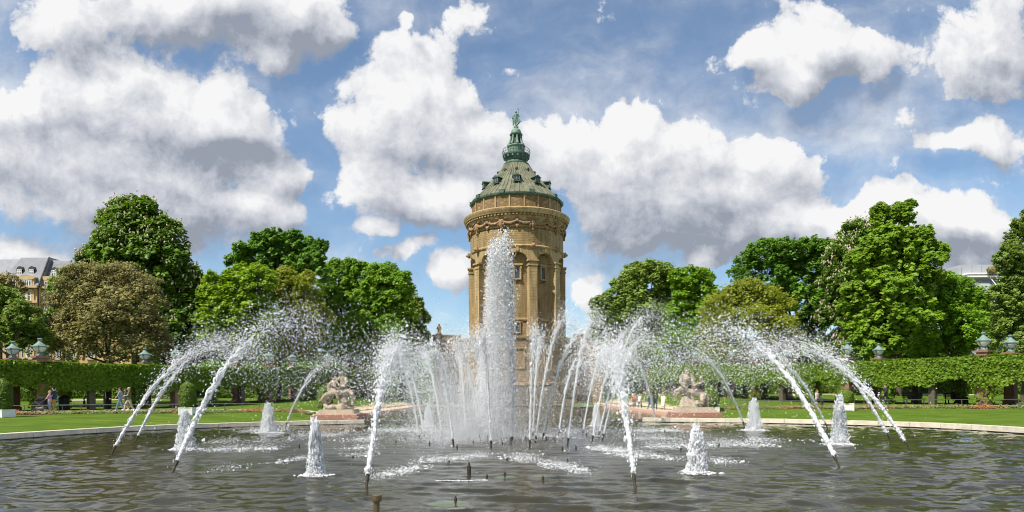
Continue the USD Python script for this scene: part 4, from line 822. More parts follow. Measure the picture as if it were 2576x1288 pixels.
# ------------------------------------------------------------------ the fountain
def spray_mat(name, col, tr, rough=0.25):
    return usdkit.material(stage, f'/World/Looks/{name}', {'d': ('diffuse_bsdf', {'color': col}), 't': ('translucent_bsdf', {'color': col}), 'm': ('mix_closure', {'fac': tr}), 'g': ('glossy_bsdf', {'roughness': rough}), 'f': ('fresnel', {'IOR': 1.33}), 'x': ('mix_closure', {})},
        [('d.BSDF', 'm.closure1'), ('t.BSDF', 'm.closure2'), ('f.fac', 'x.fac'), ('m.closure', 'x.closure1'), ('g.BSDF', 'x.closure2')], surface='x.closure')
DROPS = spray_mat('water_drops', (0.93, 0.94, 0.95), 0.48)
FOAM = spray_mat('foam', (0.92, 0.93, 0.94), 0.45, 0.4)
NOZZLE = M('nozzle_bronze', (0.04, 0.032, 0.022), (0.09, 0.068, 0.042), 0.45, 12.0, metal=0.4)
G_ = 9.81
def strand(pts, r, wob, seed, n=7):
    """a ragged rope of water"""
    k = len(pts) * 3; pts = np.stack([np.interp(np.linspace(0, 1, k), np.linspace(0, 1, len(pts)), pts[:, i]) for i in range(3)], -1); wob = np.interp(np.linspace(0, 1, k), np.linspace(0, 1, len(wob)), wob); r = np.interp(np.linspace(0, 1, k), np.linspace(0, 1, np.size(r)), np.atleast_1d(r)); s = np.linspace(0, 1, k); q = np.column_stack([s * 9, np.full(k, seed * 3.7), np.zeros(k)])
    off = np.stack([meshkit.fbm(q * 1.7 + [0, 11 * i, 0], 3, seed + i) - .5 for i in range(3)], -1) * 2 * wob[:, None]
    rad = r * (0.45 + 1.2 * meshkit.fbm(q * [14, 1, 1], 3, seed + 9))
    return tube(pts + off, rad, n)
def jet(name, label, base, apex, d, opts, group=None):
    """a leaning jet: base on the water, apex over it, d the level direction it leans to"""
    base = np.array(base, float); d = np.array([d[0], d[1], 0.0]); d /= np.linalg.norm(d) + 1e-9
    a, h = apex
    o = dict(r=.05, n=2400, spread=1.0, stream=.62, tmax=1.75, fine=1.0, strands=3, size=.0145); o.update(opts)
    side = np.array([-d[1], d[0], 0]); z0 = .30
    def pos(t, ka=1.0, kh=1.0, ls=0.0):
        t = np.asarray(t, float)[..., None]; ka, kh, ls = [np.asarray(x, float)[..., None] for x in (ka, kh, ls)]
        return d * (a * ka * t) + side * (a * ls * t + ls * .5 * t) + np.array([0, 0, 1.0]) * (z0 + (h - z0) * kh * (2 * t - t * t))
    j = thing(name, label, 'water jet', group, loc=base)
    v0 = d * a + np.array([0, 0, 2 * (h - z0)]); v0 /= np.linalg.norm(v0)
    start = np.array([0, 0, z0])
    nz = put(j, 'nozzle', tube([start - v0 * .42, start - v0 * .14, start - v0 * .135, start + v0 * .0], [.030, .030, .042, .042], 10), NOZZLE, 40)
    put(nz, 'pipe_foot', tube([start - v0 * .40 + [0, 0, .05], [start[0] - v0[0] * .42, start[1] - v0[1] * .42, -.45]], .04, 8), NOZZLE, 40)
    T = o['stream']; ts = np.linspace(0, T, 60); core = pos(ts); ss = []
    for i in range(o['strands']):
        wob = (.015 + .22 * (ts / T) ** 1.7) * o['spread'] * (.5 if i == 0 else 1.0); end = T * (1 if i == 0 else rng.uniform(.75, 1.15)); tt = np.linspace(0, end, 60)
        ss.append(strand(pos(tt, 1 + rng.normal() * .02, 1 + rng.normal() * .015), o['r'] * (.85 if i == 0 else .5) * (1 - .72 * (tt / end) ** 2), wob, int(rng.integers(1, 9999))))
    put(j, 'water_stream', ss, DROPS, True, kind='stuff')
    # drops: close to the rope low down, scattered and falling further on
    n = o['n']; t = o['tmax'] * rng.beta(2.3, 1.7, n) * .98 + .05; sp = o['spread']
    p = pos(t, 1 + rng.normal(size=n) * .085 * sp, 1 + rng.normal(size=n) * .06 * sp, rng.normal(size=n) * .07 * sp) + rng.normal(size=(n, 3)) * (.03 + .05 * t[:, None])
    # clotting: pull some drops together into ragged lumps and strings
    m = n // 3; c = rng.integers(0, n, m // 7 + 1); who = rng.choice(n, m, replace=False); tgt = p[c[rng.integers(0, len(c), m)]]
    near = np.linalg.norm(tgt - p[who], axis=1) < 1.4; p[who[near]] = tgt[near] + rng.normal(size=(near.sum(), 3)) * [.05, .05, .12]
    vel = np.column_stack([np.full(n, d[0] * a), np.full(n, d[1] * a), 2 * (h - z0) * (1 - t)]) + rng.normal(size=(n, 3)) * .5
    rad = o['size'] * np.exp(rng.normal(size=n) * .5) * (1.0 + .15 * (t < 1)); ok = p[:, 2] > 0.02
    kk = 420; tt = rng.random(kk) ** 1.3 * .8; pp = pos(tt) + rng.normal(size=(kk, 3)) * (o['r'] * (.55 + 1.5 * tt[:, None])); okk = pp[:, 2] > .05
    put(j, 'clinging_drops', blobs(pp[okk], .013 * np.exp(rng.normal(size=okk.sum()) * .4), np.column_stack([np.full(okk.sum(), d[0] * a), np.full(okk.sum(), d[1] * a), 2 * (h - z0) * (1 - tt[okk])]), 1.9), DROPS, kind='stuff')
    put(j, 'drops', blobs(p[ok], rad[ok], vel[ok], rng.uniform(1.0, 2.6, ok.sum())), DROPS, kind='stuff')
    nf = int(n * 1.5 * o['fine']); t = .25 + o['tmax'] * 1.08 * rng.beta(2.2, 1.4, nf)
    p = pos(t, 1 + rng.normal(size=nf) * .15 * sp, 1 + rng.normal(size=nf) * .11 * sp, rng.normal(size=nf) * .13 * sp) + rng.normal(size=(nf, 3)) * .10 + [.12, 0, 0] * (t[:, None] > 1) * rng.normal(size=(nf, 1))
    ok = p[:, 2] > 0.02
    put(j, 'fine_spray', specks(p[ok], .0088 * np.exp(rng.normal(size=ok.sum()) * .45)), DROPS, kind='stuff')
    return j
CENTRE = np.array([0.0, 29.6])
def outer_jet(bx, by, ax, ay, label, **o):
    b = Pz(bx, by); d = CENTRE - b[:2]; d /= np.linalg.norm(d)
    u, w = (ax - CX) / F, (HY - ay) / F; u, w = u + ROLL * w, w - ROLL * u
    s = (u * b[1] - b[0]) / (d[0] - u * d[1]); s = float(np.clip(s, 1.2, 9.0)); Y = b[1] + d[1] * s
    jet('outer_jet', label, b, (s, EYE + w * Y), d, o)
big = dict(r=.062, n=2000, spread=1.2, size=.0078, tmax=1.42, fine=1.25)
outer_jet(292, 1143, 566, 862, 'outermost left jet, the lower left start of the fountain arcs', **big)
outer_jet(348, 1113, 556, 868, 'left jet just right of and behind the outermost left one', **(big | dict(n=1100)))
outer_jet(447, 1188, 735, 806, 'thick left jet rising from the near left nozzle across the left lawn', **(big | dict(n=2100, r=.07)))
outer_jet(722, 1074, 842, 905, 'short far left jet between the round bubbling column and the left statue', **(big | dict(n=1300, r=.05)))
outer_jet(926, 1229, 1003, 880, 'near jet left of centre rising from the nozzle by the bronze standpipe', **(big | dict(n=2300, spread=1.0, r=.062, tmax=1.22, stream=.7)))
outer_jet(1594, 1227, 1526, 885, 'near jet right of centre that crosses the inner jets', **(big | dict(n=2200, spread=1.0, r=.062, tmax=1.22, stream=.7)))
outer_jet(2098, 1174, 1812, 832, 'thick right jet falling as long strings over the right statue side', **(big | dict(n=1900, r=.07)))
outer_jet(2276, 1131, 1985, 868, 'outermost right jet, twin of the one just behind it', **big)
outer_jet(2231, 1108, 2005, 872, 'right jet just left of and behind the outermost right one', **(big | dict(n=1100)))
outer_jet(2076, 1078, 1905, 880, 'far right jet behind the thick right jet', **(big | dict(n=1000, r=.05)))
outer_jet(1869, 1074, 1742, 888, 'far jet on the right passing beside the right statue', **(big | dict(n=1100, r=.05)))
outer_jet(1648, 1062, 1585, 896, 'far jet rising in front of the people on the plaza', **(big | dict(n=1500, r=.045)))
# the inner crown of jets, leaning outwards
inner = [(1054, 1112, 985, 880, 1200), (1066, 1102, 1005, 905, 900), (1110, 1102, 1060, 885, 1200), (1139, 1124, 1090, 880, 1300), (1171, 1094, 1152, 890, 700), (1206, 1109, 1145, 860, 1500), (1226, 1112, 1185, 850, 1500), (1235, 1129, 1212, 845, 1500), (1251, 1094, 1244, 850, 900),
         (1333, 1127, 1346, 838, 1400), (1341, 1104, 1362, 850, 800), (1349, 1114, 1425, 800, 1500), (1368, 1106, 1462, 845, 1500), (1407, 1094, 1455, 905, 700), (1430, 1122, 1500, 800, 1700), (1468, 1094, 1530, 880, 1000), (1492, 1114, 1590, 825, 1500), (1509, 1102, 1640, 790, 1700), (1519, 1109, 1625, 850, 1400)]
nth = ['first', 'second', 'third', 'fourth', 'fifth', 'sixth', 'seventh', 'eighth', 'ninth', 'tenth']
for i, (bx, by, ax, ay, n) in enumerate(inner):
    b = Pz(bx, by); q = P(ax, ay, b[1] + (.4 if by < 1105 else -.3)); d = (q - b)[:2]; a = np.linalg.norm(d)
    k = 9 - i if i < 9 else i - 8
    jet('inner_jet', f'thin inner jet leaning {"left" if i < 9 else "right"}, the {nth[k - 1]} counted outwards from the tall central plume', b, (a, q[2]), d, dict(r=.036, n=int(n * .62), spread=.85, stream=.92, tmax=1.5, strands=2, size=.0088, fine=1.0))
# the tall plume in the middle
b = Pz(1287, 1117); top = P(1248, 577, b[1])
pl = thing('central_plume', 'tall white central plume of water in front of the tower', 'water jet', loc=b)
H = top[2] - .22
put(pl, 'nozzle', tube([(0, 0, -.45), (0, 0, .1), (0, 0, .101), (0, 0, .3)], [.05, .05, .075, .075], 12), NOZZLE, 40)
t = np.linspace(0, 1, 80); ss = []
for i in range(4):
    lean = np.column_stack([.12 * t - .42 * t ** 3 + rng.normal() * .08 * t, rng.normal() * .10 * t, .3 + (H * rng.uniform(.50, .92) - .3) * t])
    ss.append(strand(lean, .045 - .025 * t, .02 + .16 * t ** 1.5, i + 40))
put(pl, 'water_stream', ss, DROPS, True, kind='stuff')
n = 9000; u = rng.random(n) ** .9; z = .4 + (H - .4) * u
w_ = .035 + .24 * u ** 1.5 * (1.15 - u) ** .35; x = .10 * u - .38 * u ** 3 + rng.normal(size=n) * w_; y = rng.normal(size=n) * w_
z += rng.normal(size=n) * .22 * u
put(pl, 'drops', blobs(np.column_stack([x, y, np.abs(z)]), .0115 * np.exp(rng.normal(size=n) * .5), np.column_stack([rng.normal(size=(n, 2)) * .3, np.ones(n)]), rng.uniform(1.0, 2.4, n)), DROPS, kind='stuff')
n = 30000; u = rng.beta(1.5, 1.3, n); drift = rng.random(n) ** .8 * 1.45 * (1.10 - u) ** .62 + .02
z = .1 + (H - .15) * u * rng.uniform(.93, 1.0, n); x = .08 - .42 * np.clip(u, 0, 1) ** 2 - drift - .16 * rng.random(n) + rng.normal(size=n) * .07 + .28 * rng.random(n) * (u > .5) * (1 - u) * 1.6; y = rng.normal(size=n) * (.25 + .3 * (1 - u))
put(pl, 'falling_spray', specks(np.column_stack([x, y, z]), .0105 * np.exp(rng.normal(size=n) * .45)), DROPS, kind='stuff')
n = 2600; u = rng.beta(1.4, 1.6, n); x = -.10 - 1.25 * rng.random(n) * (1 - u * .75) - .2 * u; put(pl, 'falling_drops', blobs(np.column_stack([x, rng.normal(size=n) * .3, .2 + (H - .4) * u]), .013 * np.exp(rng.normal(size=n) * .4), np.column_stack([rng.normal(size=(n, 2)) * .15, np.ones(n)]), 2.4), DROPS, kind='stuff')
# drifting fine spray round the middle
def cloud(n, cx, cz, sx, sy, sz, y0, r):
    return np.column_stack([cx + rng.normal(size=n) * sx, y0 + rng.normal(size=n) * sy, np.abs(cz + rng.normal(size=n) * sz)]), r * np.exp(rng.normal(size=n) * .4)
ps, rs = [], []
for n, cx, cz, sx, sy, sz, y0, r in ((105000, -1.75, .9, 1.3, 1.5, 1.4, 28.5, .0068), (9000, -2.9, 2.0, 1.4, 1.8, 1.2, 28.5, .008), (6000, 2.6, 2.2, 1.6, 1.8, 1.1, 29, .0095), (3500, -4.6, 2.7, 1.6, 2, .8, 28, .011), (3000, 4.6, 2.9, 1.2, 2, .9, 28, .011), (1500, 0.0, 4.0, 3.4, 2, 1.0, 28.5, .011), (6000, 0, .4, 4.5, 4, .35, 29, .009)):
    p, r = cloud(n, cx, cz, sx, sy, sz, y0, r); ps.append(p); rs.append(r)
put(None, 'drifting_spray', specks(np.vstack(ps), np.concatenate(rs)), DROPS, kind='stuff', label='fine white spray drifting round the foot of the central plume', cat='spray')
# low bands of splashing water
bands = [(530, 746, 1113, 1110), (480, 700, 1133, 1129), (548, 776, 1184, 1152), (733, 858, 1130, 1127), (666, 858, 1098, 1096), (858, 935, 1090, 1091), (858, 942, 1106, 1107), (858, 935, 1127, 1128), (858, 940, 1145, 1146), (942, 1075, 1202, 1174), (1042, 1225, 1164, 1147), (1252, 1352, 1147, 1160), (1352, 1475, 1165, 1187), (1468, 1590, 1127, 1137), (1525, 1717, 1144, 1154), (1592, 1717, 1104, 1105), (1585, 1717, 1086, 1083),
         (1625, 1783, 1126, 1122), (1783, 2050, 1111, 1107), (1773, 1950, 1121, 1121), (1783, 1890, 1161, 1163), (1090, 1180, 1106, 1106), (1180, 1420, 1098, 1098), (930, 1100, 1084, 1084), (1420, 1560, 1090, 1090), (620, 720, 1084, 1084)]
ps, rs, fs = [], [], []
for x0, x1, y0, y1 in bands:
    a, b2 = Pz(x0, y0), Pz(x1, y1); L = np.linalg.norm(b2 - a); n = int(620 * L ** .8); s = rng.beta(1.2, 1.2, n); s = s[meshkit.fbm(np.column_stack([s * L * .8, s * 0 + y0, s * 0]), 3, 4) > .42]; n = len(s)
    p = a + (b2 - a) * s[:, None]; sc = a[1] / 20
    p = p + rng.normal(size=(n, 3)) * [.16, .60 * sc, 0]; p[:, 2] = np.abs(rng.normal(size=n)) * .075 * sc * (0.4 + meshkit.noise(np.column_stack([s * L * 1.3, s * 0, s * 0 + y0])) )
    ps.append(p); rs.append(.0105 * np.exp(rng.normal(size=n) * .4) * sc ** .5 * .62)
    m = n // 12; s = rng.beta(1.3, 1.3, m); f = a + (b2 - a) * s[:, None] + rng.normal(size=(m, 3)) * [.2, .35 * sc, 0]; f[:, 2] = .018; fs.append(f) if y0 != 1098 else None
put(None, 'low_splashes', specks(np.vstack(ps), np.concatenate(rs) * 1.15), DROPS, kind='stuff', label='low white bands of splashing drops across the pool surface', cat='splashes')
f = np.vstack(fs); put(None, 'surface_foam', blobs(f, .014 * np.exp(rng.normal(size=len(f)) * .5), np.column_stack([rng.normal(size=len(f)), rng.normal(size=len(f)) * .2, np.zeros(len(f))]), 2.0), FOAM, kind='stuff', label='small flecks of white foam floating under the splashes', cat='foam')
# stray drops over the whole middle
n = 6500; p = np.column_stack([rng.normal(size=n) * 5.5, 28.5 + rng.normal(size=n) * 3.5, .05 + np.abs(rng.normal(size=n)) * 1.5])
put(None, 'stray_drops', specks(p, .0105 * np.exp(rng.normal(size=n) * .5)), DROPS, kind='stuff', label='scattered single drops in the air over the pool', cat='drops')
# bubbling columns
bub = [(466, 1131, 1036, 24, 'bubbling foam column left of the thick left jet'), (675, 1089, 1018, 21, 'smaller bubbling foam column in front of the left lawn'), (794, 1197, 1063, 22, 'near bubbling foam column left of centre'), (1753, 1191, 1077, 26, 'near bubbling foam column right of centre'),
       (2112, 1118, 1000, 22, 'bubbling foam column in front of the white planter on the right'), (1897, 1083, 1007, 20, 'bubbling foam column right of the right statue'), (1500, 1072, 1020, 12, 'faint far bubbling column right of the plume'), (1078, 1073, 1020, 12, 'faint far bubbling column left of the plume')]
for x, y, top, hw, lab in bub:
    b = Pz(x, y); Z = b[1]; h = P(x, top, Z)[2]; w = .86 * hw / F * Z
    g = thing('bubbling_column', lab, 'fountain column', loc=b)
    lean_ = rng.normal(size=2) * .09; fat = rng.uniform(.75, 1.15); n, m = 40, 40; th = np.linspace(0, 2 * np.pi, n, endpoint=False); zz = np.linspace(0, 1, m); prof = w * fat * np.interp(zz, [0, .08, .3, .6, .85, 1], [.8, .62 + .2 * rng.random(), .5 + .2 * rng.random(), .40 + .2 * rng.random(), .26 + .2 * rng.random(), .05])
    T_, S_ = np.meshgrid(th, zz); q = np.stack([np.cos(T_) * 2.2, np.sin(T_) * 2.2, S_ * h * 2.0 + x], -1)
    rr_ = prof[:, None] * (.15 + 1.3 * meshkit.fbm(q * [2.6, 2.6, 1.6], 4, int(x)))
    v = np.stack([rr_ * np.cos(T_) + .05 * np.sin(S_ * 5 + x), rr_ * np.sin(T_), S_ * h * .93], -1).reshape(-1, 3)
    v += np.column_stack([lean_[0] * (v[:, 2] / h) ** 1.5, lean_[1] * (v[:, 2] / h) ** 1.5, 0 * v[:, 2]])
    f = [[i * n + j, i * n + (j + 1) % n, (i + 1) * n + (j + 1) % n, (i + 1) * n + j] for i in range(m - 1) for j in range(n)]
    put(g, 'foam_core', (v, f), FOAM, True)
    k = 2300; s = rng.random(k) ** 1.1; th = rng.random(k) * 6.283; R_ = np.interp(s, [0, .3, .8, 1], [1.15, .9, .6, .25]) * w * rng.uniform(.45, 1.22, k)
    put(g, 'drops', blobs(np.column_stack([np.cos(th) * R_, np.sin(th) * R_, s * h * (1 + .06 * rng.normal(size=k))]), .012 * np.exp(rng.normal(size=k) * .5), np.column_stack([np.cos(th) * .3, np.sin(th) * .3, np.ones(k)]), rng.uniform(1.2, 3.2, k)), DROPS, kind='stuff')
    k = 450; th = rng.random(k) * 6.283; R_ = w * (.8 + np.abs(rng.normal(size=k)) * .45); put(g, 'foam_ring', blobs(np.column_stack([np.cos(th) * R_ * 1.2, np.sin(th) * R_, np.full(k, .015) + .05 * rng.random(k) * (R_ < w * 1.2)]), .016 * np.exp(rng.normal(size=k) * .4), np.column_stack([np.cos(th), np.sin(th), np.zeros(k)]), 1.8), FOAM, kind='stuff')
# ------------------------------------------------------------------ idle pipes standing in the water
def pipe_proto(label):
    t = thing('nozzle_pipe', label, 'nozzle', 'idle nozzle pipes standing in the pool')
    put(t, 'pipe', tube([(0, 0, -.5), (0, 0, .02)], .032, 10), NOZZLE, 40)
    put(t, 'sleeve', tube([(0, 0, .0), (0, 0, .01), (0, 0, .22), (0, 0, .23)], [.04, .052, .052, .03], 10), NOZZLE, 40)
    put(t, 'tip', tube([(0, 0, .22), (0, 0, .30)], [.026, .022], 8), NOZZLE, 40); return t
pipes = [(1180, 1194), (1225, 1204), (1270, 1197), (1366, 1208), (1130, 1165), (1276, 1160), (1427, 1163), (888, 1152), (996, 1118), (1081, 1121), (1150, 1132), (1180, 1110), (1191, 1118), (1264, 1120), (1374, 1107), (1395, 1112), (1415, 1134), (1476, 1098), (1581, 1110), (1671, 1090), (1713, 1136), (1146, 1262), (753, 1128), (778, 1140), (1809, 1126), (1322, 1108), (1449, 1132)]
rows_ = {'far': (0, 1112), 'middle': (1112, 1140), 'near': (1140, 1185), 'front': (1185, 1300)}; nth = nth + ['eleventh', 'twelfth', 'thirteenth']
for i, (x, y) in enumerate(pipes):
    b = Pz(x, y)
    row = next(k for k, (lo, hi) in {'far': (0, 1112), 'middle': (1112, 1140), 'near': (1140, 1185), 'front': (1185, 1300)}.items() if lo <= y < hi); same = sorted(q[0] for q in pipes if rows_[row][0] <= q[1] < rows_[row][1])
    plab = f'short dark idle nozzle pipe, {nth[same.index(x)]} from left in the {row} row of pipes'
    if i == 0: pp = pipe_proto(plab); UsdGeom.Xformable(stage.GetPrimAtPath(pp)).GetOrderedXformOps()[0].Set(Gf.Vec3d(*map(float, b)))
    else: copy_of(pp, plab, loc=b, rotz=rng.uniform(0, 360), scale=(.55, .55, .36 if y > 1140 else .6))
BRONZE = M('patina_bronze', (0.16, 0.115, 0.055), (0.10, 0.075, 0.04), 0.4, 14.0, metal=0.55)
b = P(948, 1245, 9.6); sp_ = thing('bronze_standpipe', 'big bronze standpipe with round cap in the near water', 'nozzle', loc=(b[0], b[1], 0))
hz = b[2]; put(sp_, 'pipe', tube([(0, 0, -.5), (0, 0, hz - .07)], .040, 16), BRONZE, 40)
put(sp_, 'cap', revolve([(.042, hz - .085), (.07, hz - .085), (.074, hz - .08), (.074, hz - .006), (.07, hz), (.01, hz)], 24), BRONZE, 35)
put(sp_, 'collar', revolve([(.04, hz - .1), (.05, hz - .1), (.05, hz - .084), (.04, hz - .084)], 20), BRONZE, 35)
LAMPGLASS = M('underwater_lamp_glass', (0.55, 0.75, 0.82), (0.40, 0.60, 0.68), 0.3, 5.0)
for i, (x, y, r, w_) in enumerate(((1180, 1190, .42, 'left'), (1272, 1202, .46, 'middle'), (1366, 1198, .5, 'right'), (1128, 1268, .55, 'nearest'))):
    b = Pz(x, y, -.40); t = thing('underwater_lamp', f'{w_} pale blue round lamp lying under the clear water', 'pool lamp', loc=(b[0], b[1], -.5))
    put(t, 'housing', revolve([(.01, 0), (r, 0), (r, .1), (r * .92, .13), (r * .88, .1)], 32), NOZZLE, 40); put(t, 'lens', revolve([(r * .9, .09), (r * .6, .125), (.01, .14)], 32), LAMPGLASS, 40)
b = Pz(1146, 1280, 0.02); t = thing('floating_foam', 'single white patch of foam floating in the near water', 'foam', loc=b)
put(t, 'foam_patch', tm(union([ball((0, 0, 0), .045).scale((2.6, 1, .35)), ball((.07, .02, 0), .04).scale((1.6, 1, .35)), ball((-.08, -.01, 0), .04).scale((1.3, 1, .3))])), FOAM, True)

a, b = Pz(1097, 1211), Pz(1226, 1210); n = 170; s = rng.random(n); p = a + (b - a) * s[:, None] + np.column_stack([rng.normal(size=n) * .01, rng.normal(size=n) * .03 + .05 * np.sin(s * 9), np.full(n, .015)])
put(None, 'foam_line', blobs(p, .0075 * np.exp(rng.normal(size=n) * .4), np.tile([1.0, .1, 0], (n, 1)), 2.2), FOAM, kind='stuff', label='thin white line of foam drifting in the near water', cat='foam')
# ------------------------------------------------------------------ statues on their pedestals
STATUE = M('statue_stone', (0.40, 0.33, 0.24), (0.19, 0.155, 0.11), 0.9, 2.2, 8.0, bump=0.6, bscale=9.0)
PLINTH = M('plinth_stone', (0.46, 0.40, 0.30), (0.34, 0.29, 0.22), 0.9, 1.5, 7.0, bump=0.3)
def face_on(c, r, d):
    """a carved head: skull, jaw, nose, ears, hair; looks along d (level)"""
    c = np.array(c, float); d = np.array([d[0], d[1], 0.0]); d /= np.linalg.norm(d); s = np.array([-d[1], d[0], 0])
    return [ball(c, r, 12), bone(c + d * r * .25 - [0, 0, r * .55], r * .62, c, r * .9, 10), bone(c + d * r * .9 + [0, 0, r * .05], r * .13, c + d * r * 1.12 - [0, 0, r * .2], r * .2, 8), ball(c + s * r * .95, r * .2, 8), ball(c - s * r * .95, r * .2, 8), *[ball(c - d * r * .3 + s * r * k + [0, 0, r * .6], r * .48, 8) for k in (-.6, 0, .6)], ball(c + d * r * .75 - [0, 0, r * .95], r * .38, 8)]
def arm(sh, el, ha, r=.13):
    sh, el, ha = map(np.array, (sh, el, ha)); v = (ha - el) / np.linalg.norm(ha - el); s = np.cross(v, [0, 1, .2]); s /= np.linalg.norm(s)
    return chain([sh, el, ha], [r, r * .82, r * .5], 9) + [bone(ha, r * .5, ha + v * .1, r * .55, 8)] + [bone(ha + v * .1 + s * k * .045, .026, ha + v * (.2 - .02 * abs(k)) + s * k * .055, .02, 6) for k in (-1.2, -.4, .4, 1.2)] + [bone(ha + s * .05, .026, ha + v * .09 + s * .11, .02, 6)]
def rough(m, amp, edge):
    t = tm(m.refine_to_length(edge)); t.merge_vertices(); trimesh.smoothing.filter_taubin(t, iterations=4)
    n = t.vertex_normals; t.vertices = t.vertices + n * ((meshkit.fbm(t.vertices * 5.0, 4, 3) - .5) * 2 * amp)[:, None]; return t
rock = lambda pts: [Manifold.batch_hull([ball(p, r, 8) for p, r in g]) for g in pts]
left_fig = union(face_on((.20, -.10, 2.50), .16, (-.5, -1)) + face_on((-.19, -.18, 2.12), .15, (-.2, -1))
    + chain([(.22, -.05, 2.32), (.25, 0, 2.18), (.32, 0, 1.86), (.38, 0, 1.45)], [.10, .24, .23, .26]) + arm((.48, -.05, 2.16), (.62, -.25, 1.86), (.40, -.35, 1.62)) + arm((.02, -.05, 2.16), (-.1, -.3, 1.95), (.1, -.35, 1.7))
    + chain([(-.22, -.12, 1.98), (-.34, -.08, 1.88), (-.60, 0, 1.66), (-.62, 0, 1.36), (-.30, -.1, 1.28)], [.11, .21, .21, .22, .20]) + arm((-.25, -.25, 1.85), (-.2, -.4, 1.6), (.05, -.35, 1.45)) + chain([(-.45, -.1, 1.32), (-.1, -.35, 1.22), (.05, -.4, .8)], [.19, .15, .10]) + chain([(-.5, .1, 1.3), (-.05, .1, 1.2), (0, .1, .75)], [.19, .15, .1])
    + chain([(.38, 0, 1.42), (.05, -.25, 1.20), (-.51, -.2, 1.13), (-.93, -.1, .96), (-1.12, 0, .69), (-1.0, .1, .42), (-.72, .05, .5), (-.42, 0, .84)], [.24, .20, .18, .17, .17, .15, .11, .05])
    + chain([(-.95, 0, .30), (-.78, -.2, .16), (-.42, -.3, .14), (-.2, -.25, .2)], [.14, .15, .13, .06]) + chain([(.2, -.15, 1.15), (.55, -.2, 1.25), (.86, -.1, 1.18), (1.0, 0, .84), (.95, 0, .4)], [.2, .2, .19, .16, .12]) + [bone((.86, -.1, 1.2), .17, (1.05, -.35, 1.05), .11), ball((.8, -.15, 1.4), .1, 8)]
    + rock([[((.3, 0, .75), .16), ((-.15, .2, .05), .25), ((.8, .2, .05), .22), ((.3, -.4, .05), .2)], [((-.4, .1, .35), .12), ((-.95, .1, .05), .2), ((0, .1, .05), .3)], [((.3, .1, 1.2), .25), ((.3, .1, .5), .45)]]))
right_fig = union(face_on((-.48, -.12, 2.50), .17, (.35, -1)) + chain([(-.49, -.05, 2.32), (-.50, 0, 2.02), (-.60, 0, 1.70), (-.68, 0, 1.36), (-.66, .05, 1.15)], [.12, .32, .30, .25, .3]) + [bone((-.78, 0, 2.14), .17, (-.16, 0, 2.12), .17)]
    + arm((-.84, -.05, 2.12), (-.95, -.2, 1.72), (-.72, -.4, 1.42), .15) + arm((-.10, -.05, 2.08), (-.04, -.25, 1.48), (.46, -.3, 1.72), .15) + [ball((.42, -.3, 2.0), .13, 10), bone((.42, -.3, 1.85), .09, (.5, -.3, 1.7), .07), bone((.42, -.3, 2.1), .08, (.56, -.3, 2.2), .03)]
    + chain([(-.66, .1, 1.12), (-.10, .1, 1.02), (.42, .1, .95), (.62, .1, .82)], [.30, .27, .30, .33]) + chain([(.62, -.1, .75), (.50, -.3, .46), (.58, -.3, .27), (.15, -.4, .26), (.0, -.4, .22)], [.25, .15, .1, .08, .07]) + chain([(.75, .25, .7), (.78, .25, .35), (.6, .3, .15)], [.22, .12, .08])
    + chain([(-.70, -.1, 1.18), (-.98, -.2, 1.22), (-1.32, -.2, 1.14), (-1.40, -.2, .80), (-1.28, -.25, .72)], [.2, .15, .11, .08, .07]) + chain([(-.7, .2, 1.1), (-1.05, .2, 1.0), (-1.2, .2, .7), (-1.05, .2, .55)], [.2, .14, .1, .07]) + chain([(.86, .1, .9), (1.0, .1, .62), (.92, .05, .3), (.95, 0, .05)], [.09, .13, .1, .12])
    + rock([[((-.65, 0, .8), .12), ((-.95, -.3, .05), .2), ((.1, -.3, .05), .18), ((-.3, .3, .05), .2), ((0, 0, .35), .15)], [((.3, .1, .35), .2), ((.0, -.1, .05), .25), ((.85, .2, .05), .2)], [((-.2, .1, .8), .22), ((-.2, .1, .3), .35)]]))
for s, fig_, lab, X0 in ((-1, left_fig, 'sandstone group of two entwined sea figures on the left pedestal', -12.02), (1, right_fig, 'sandstone sea centaur with raised arm on the right pedestal', 12.6)):
    pd = thing('statue_pedestal', 'pink sandstone pedestal at the %s pool edge below a statue' % ('left' if s < 0 else 'right'), 'pedestal', loc=(X0, 46.2, 0))
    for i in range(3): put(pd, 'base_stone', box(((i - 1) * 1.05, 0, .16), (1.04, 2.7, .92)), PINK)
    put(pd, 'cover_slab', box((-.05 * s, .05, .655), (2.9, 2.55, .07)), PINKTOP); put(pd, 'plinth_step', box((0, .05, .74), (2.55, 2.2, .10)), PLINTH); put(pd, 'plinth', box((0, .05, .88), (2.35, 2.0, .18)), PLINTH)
    st = thing('sea_statue', lab, 'statue', loc=(X0, 46.2, .965))
    put(st, 'carved_figures', rough(fig_, .022, .09), STATUE, True)

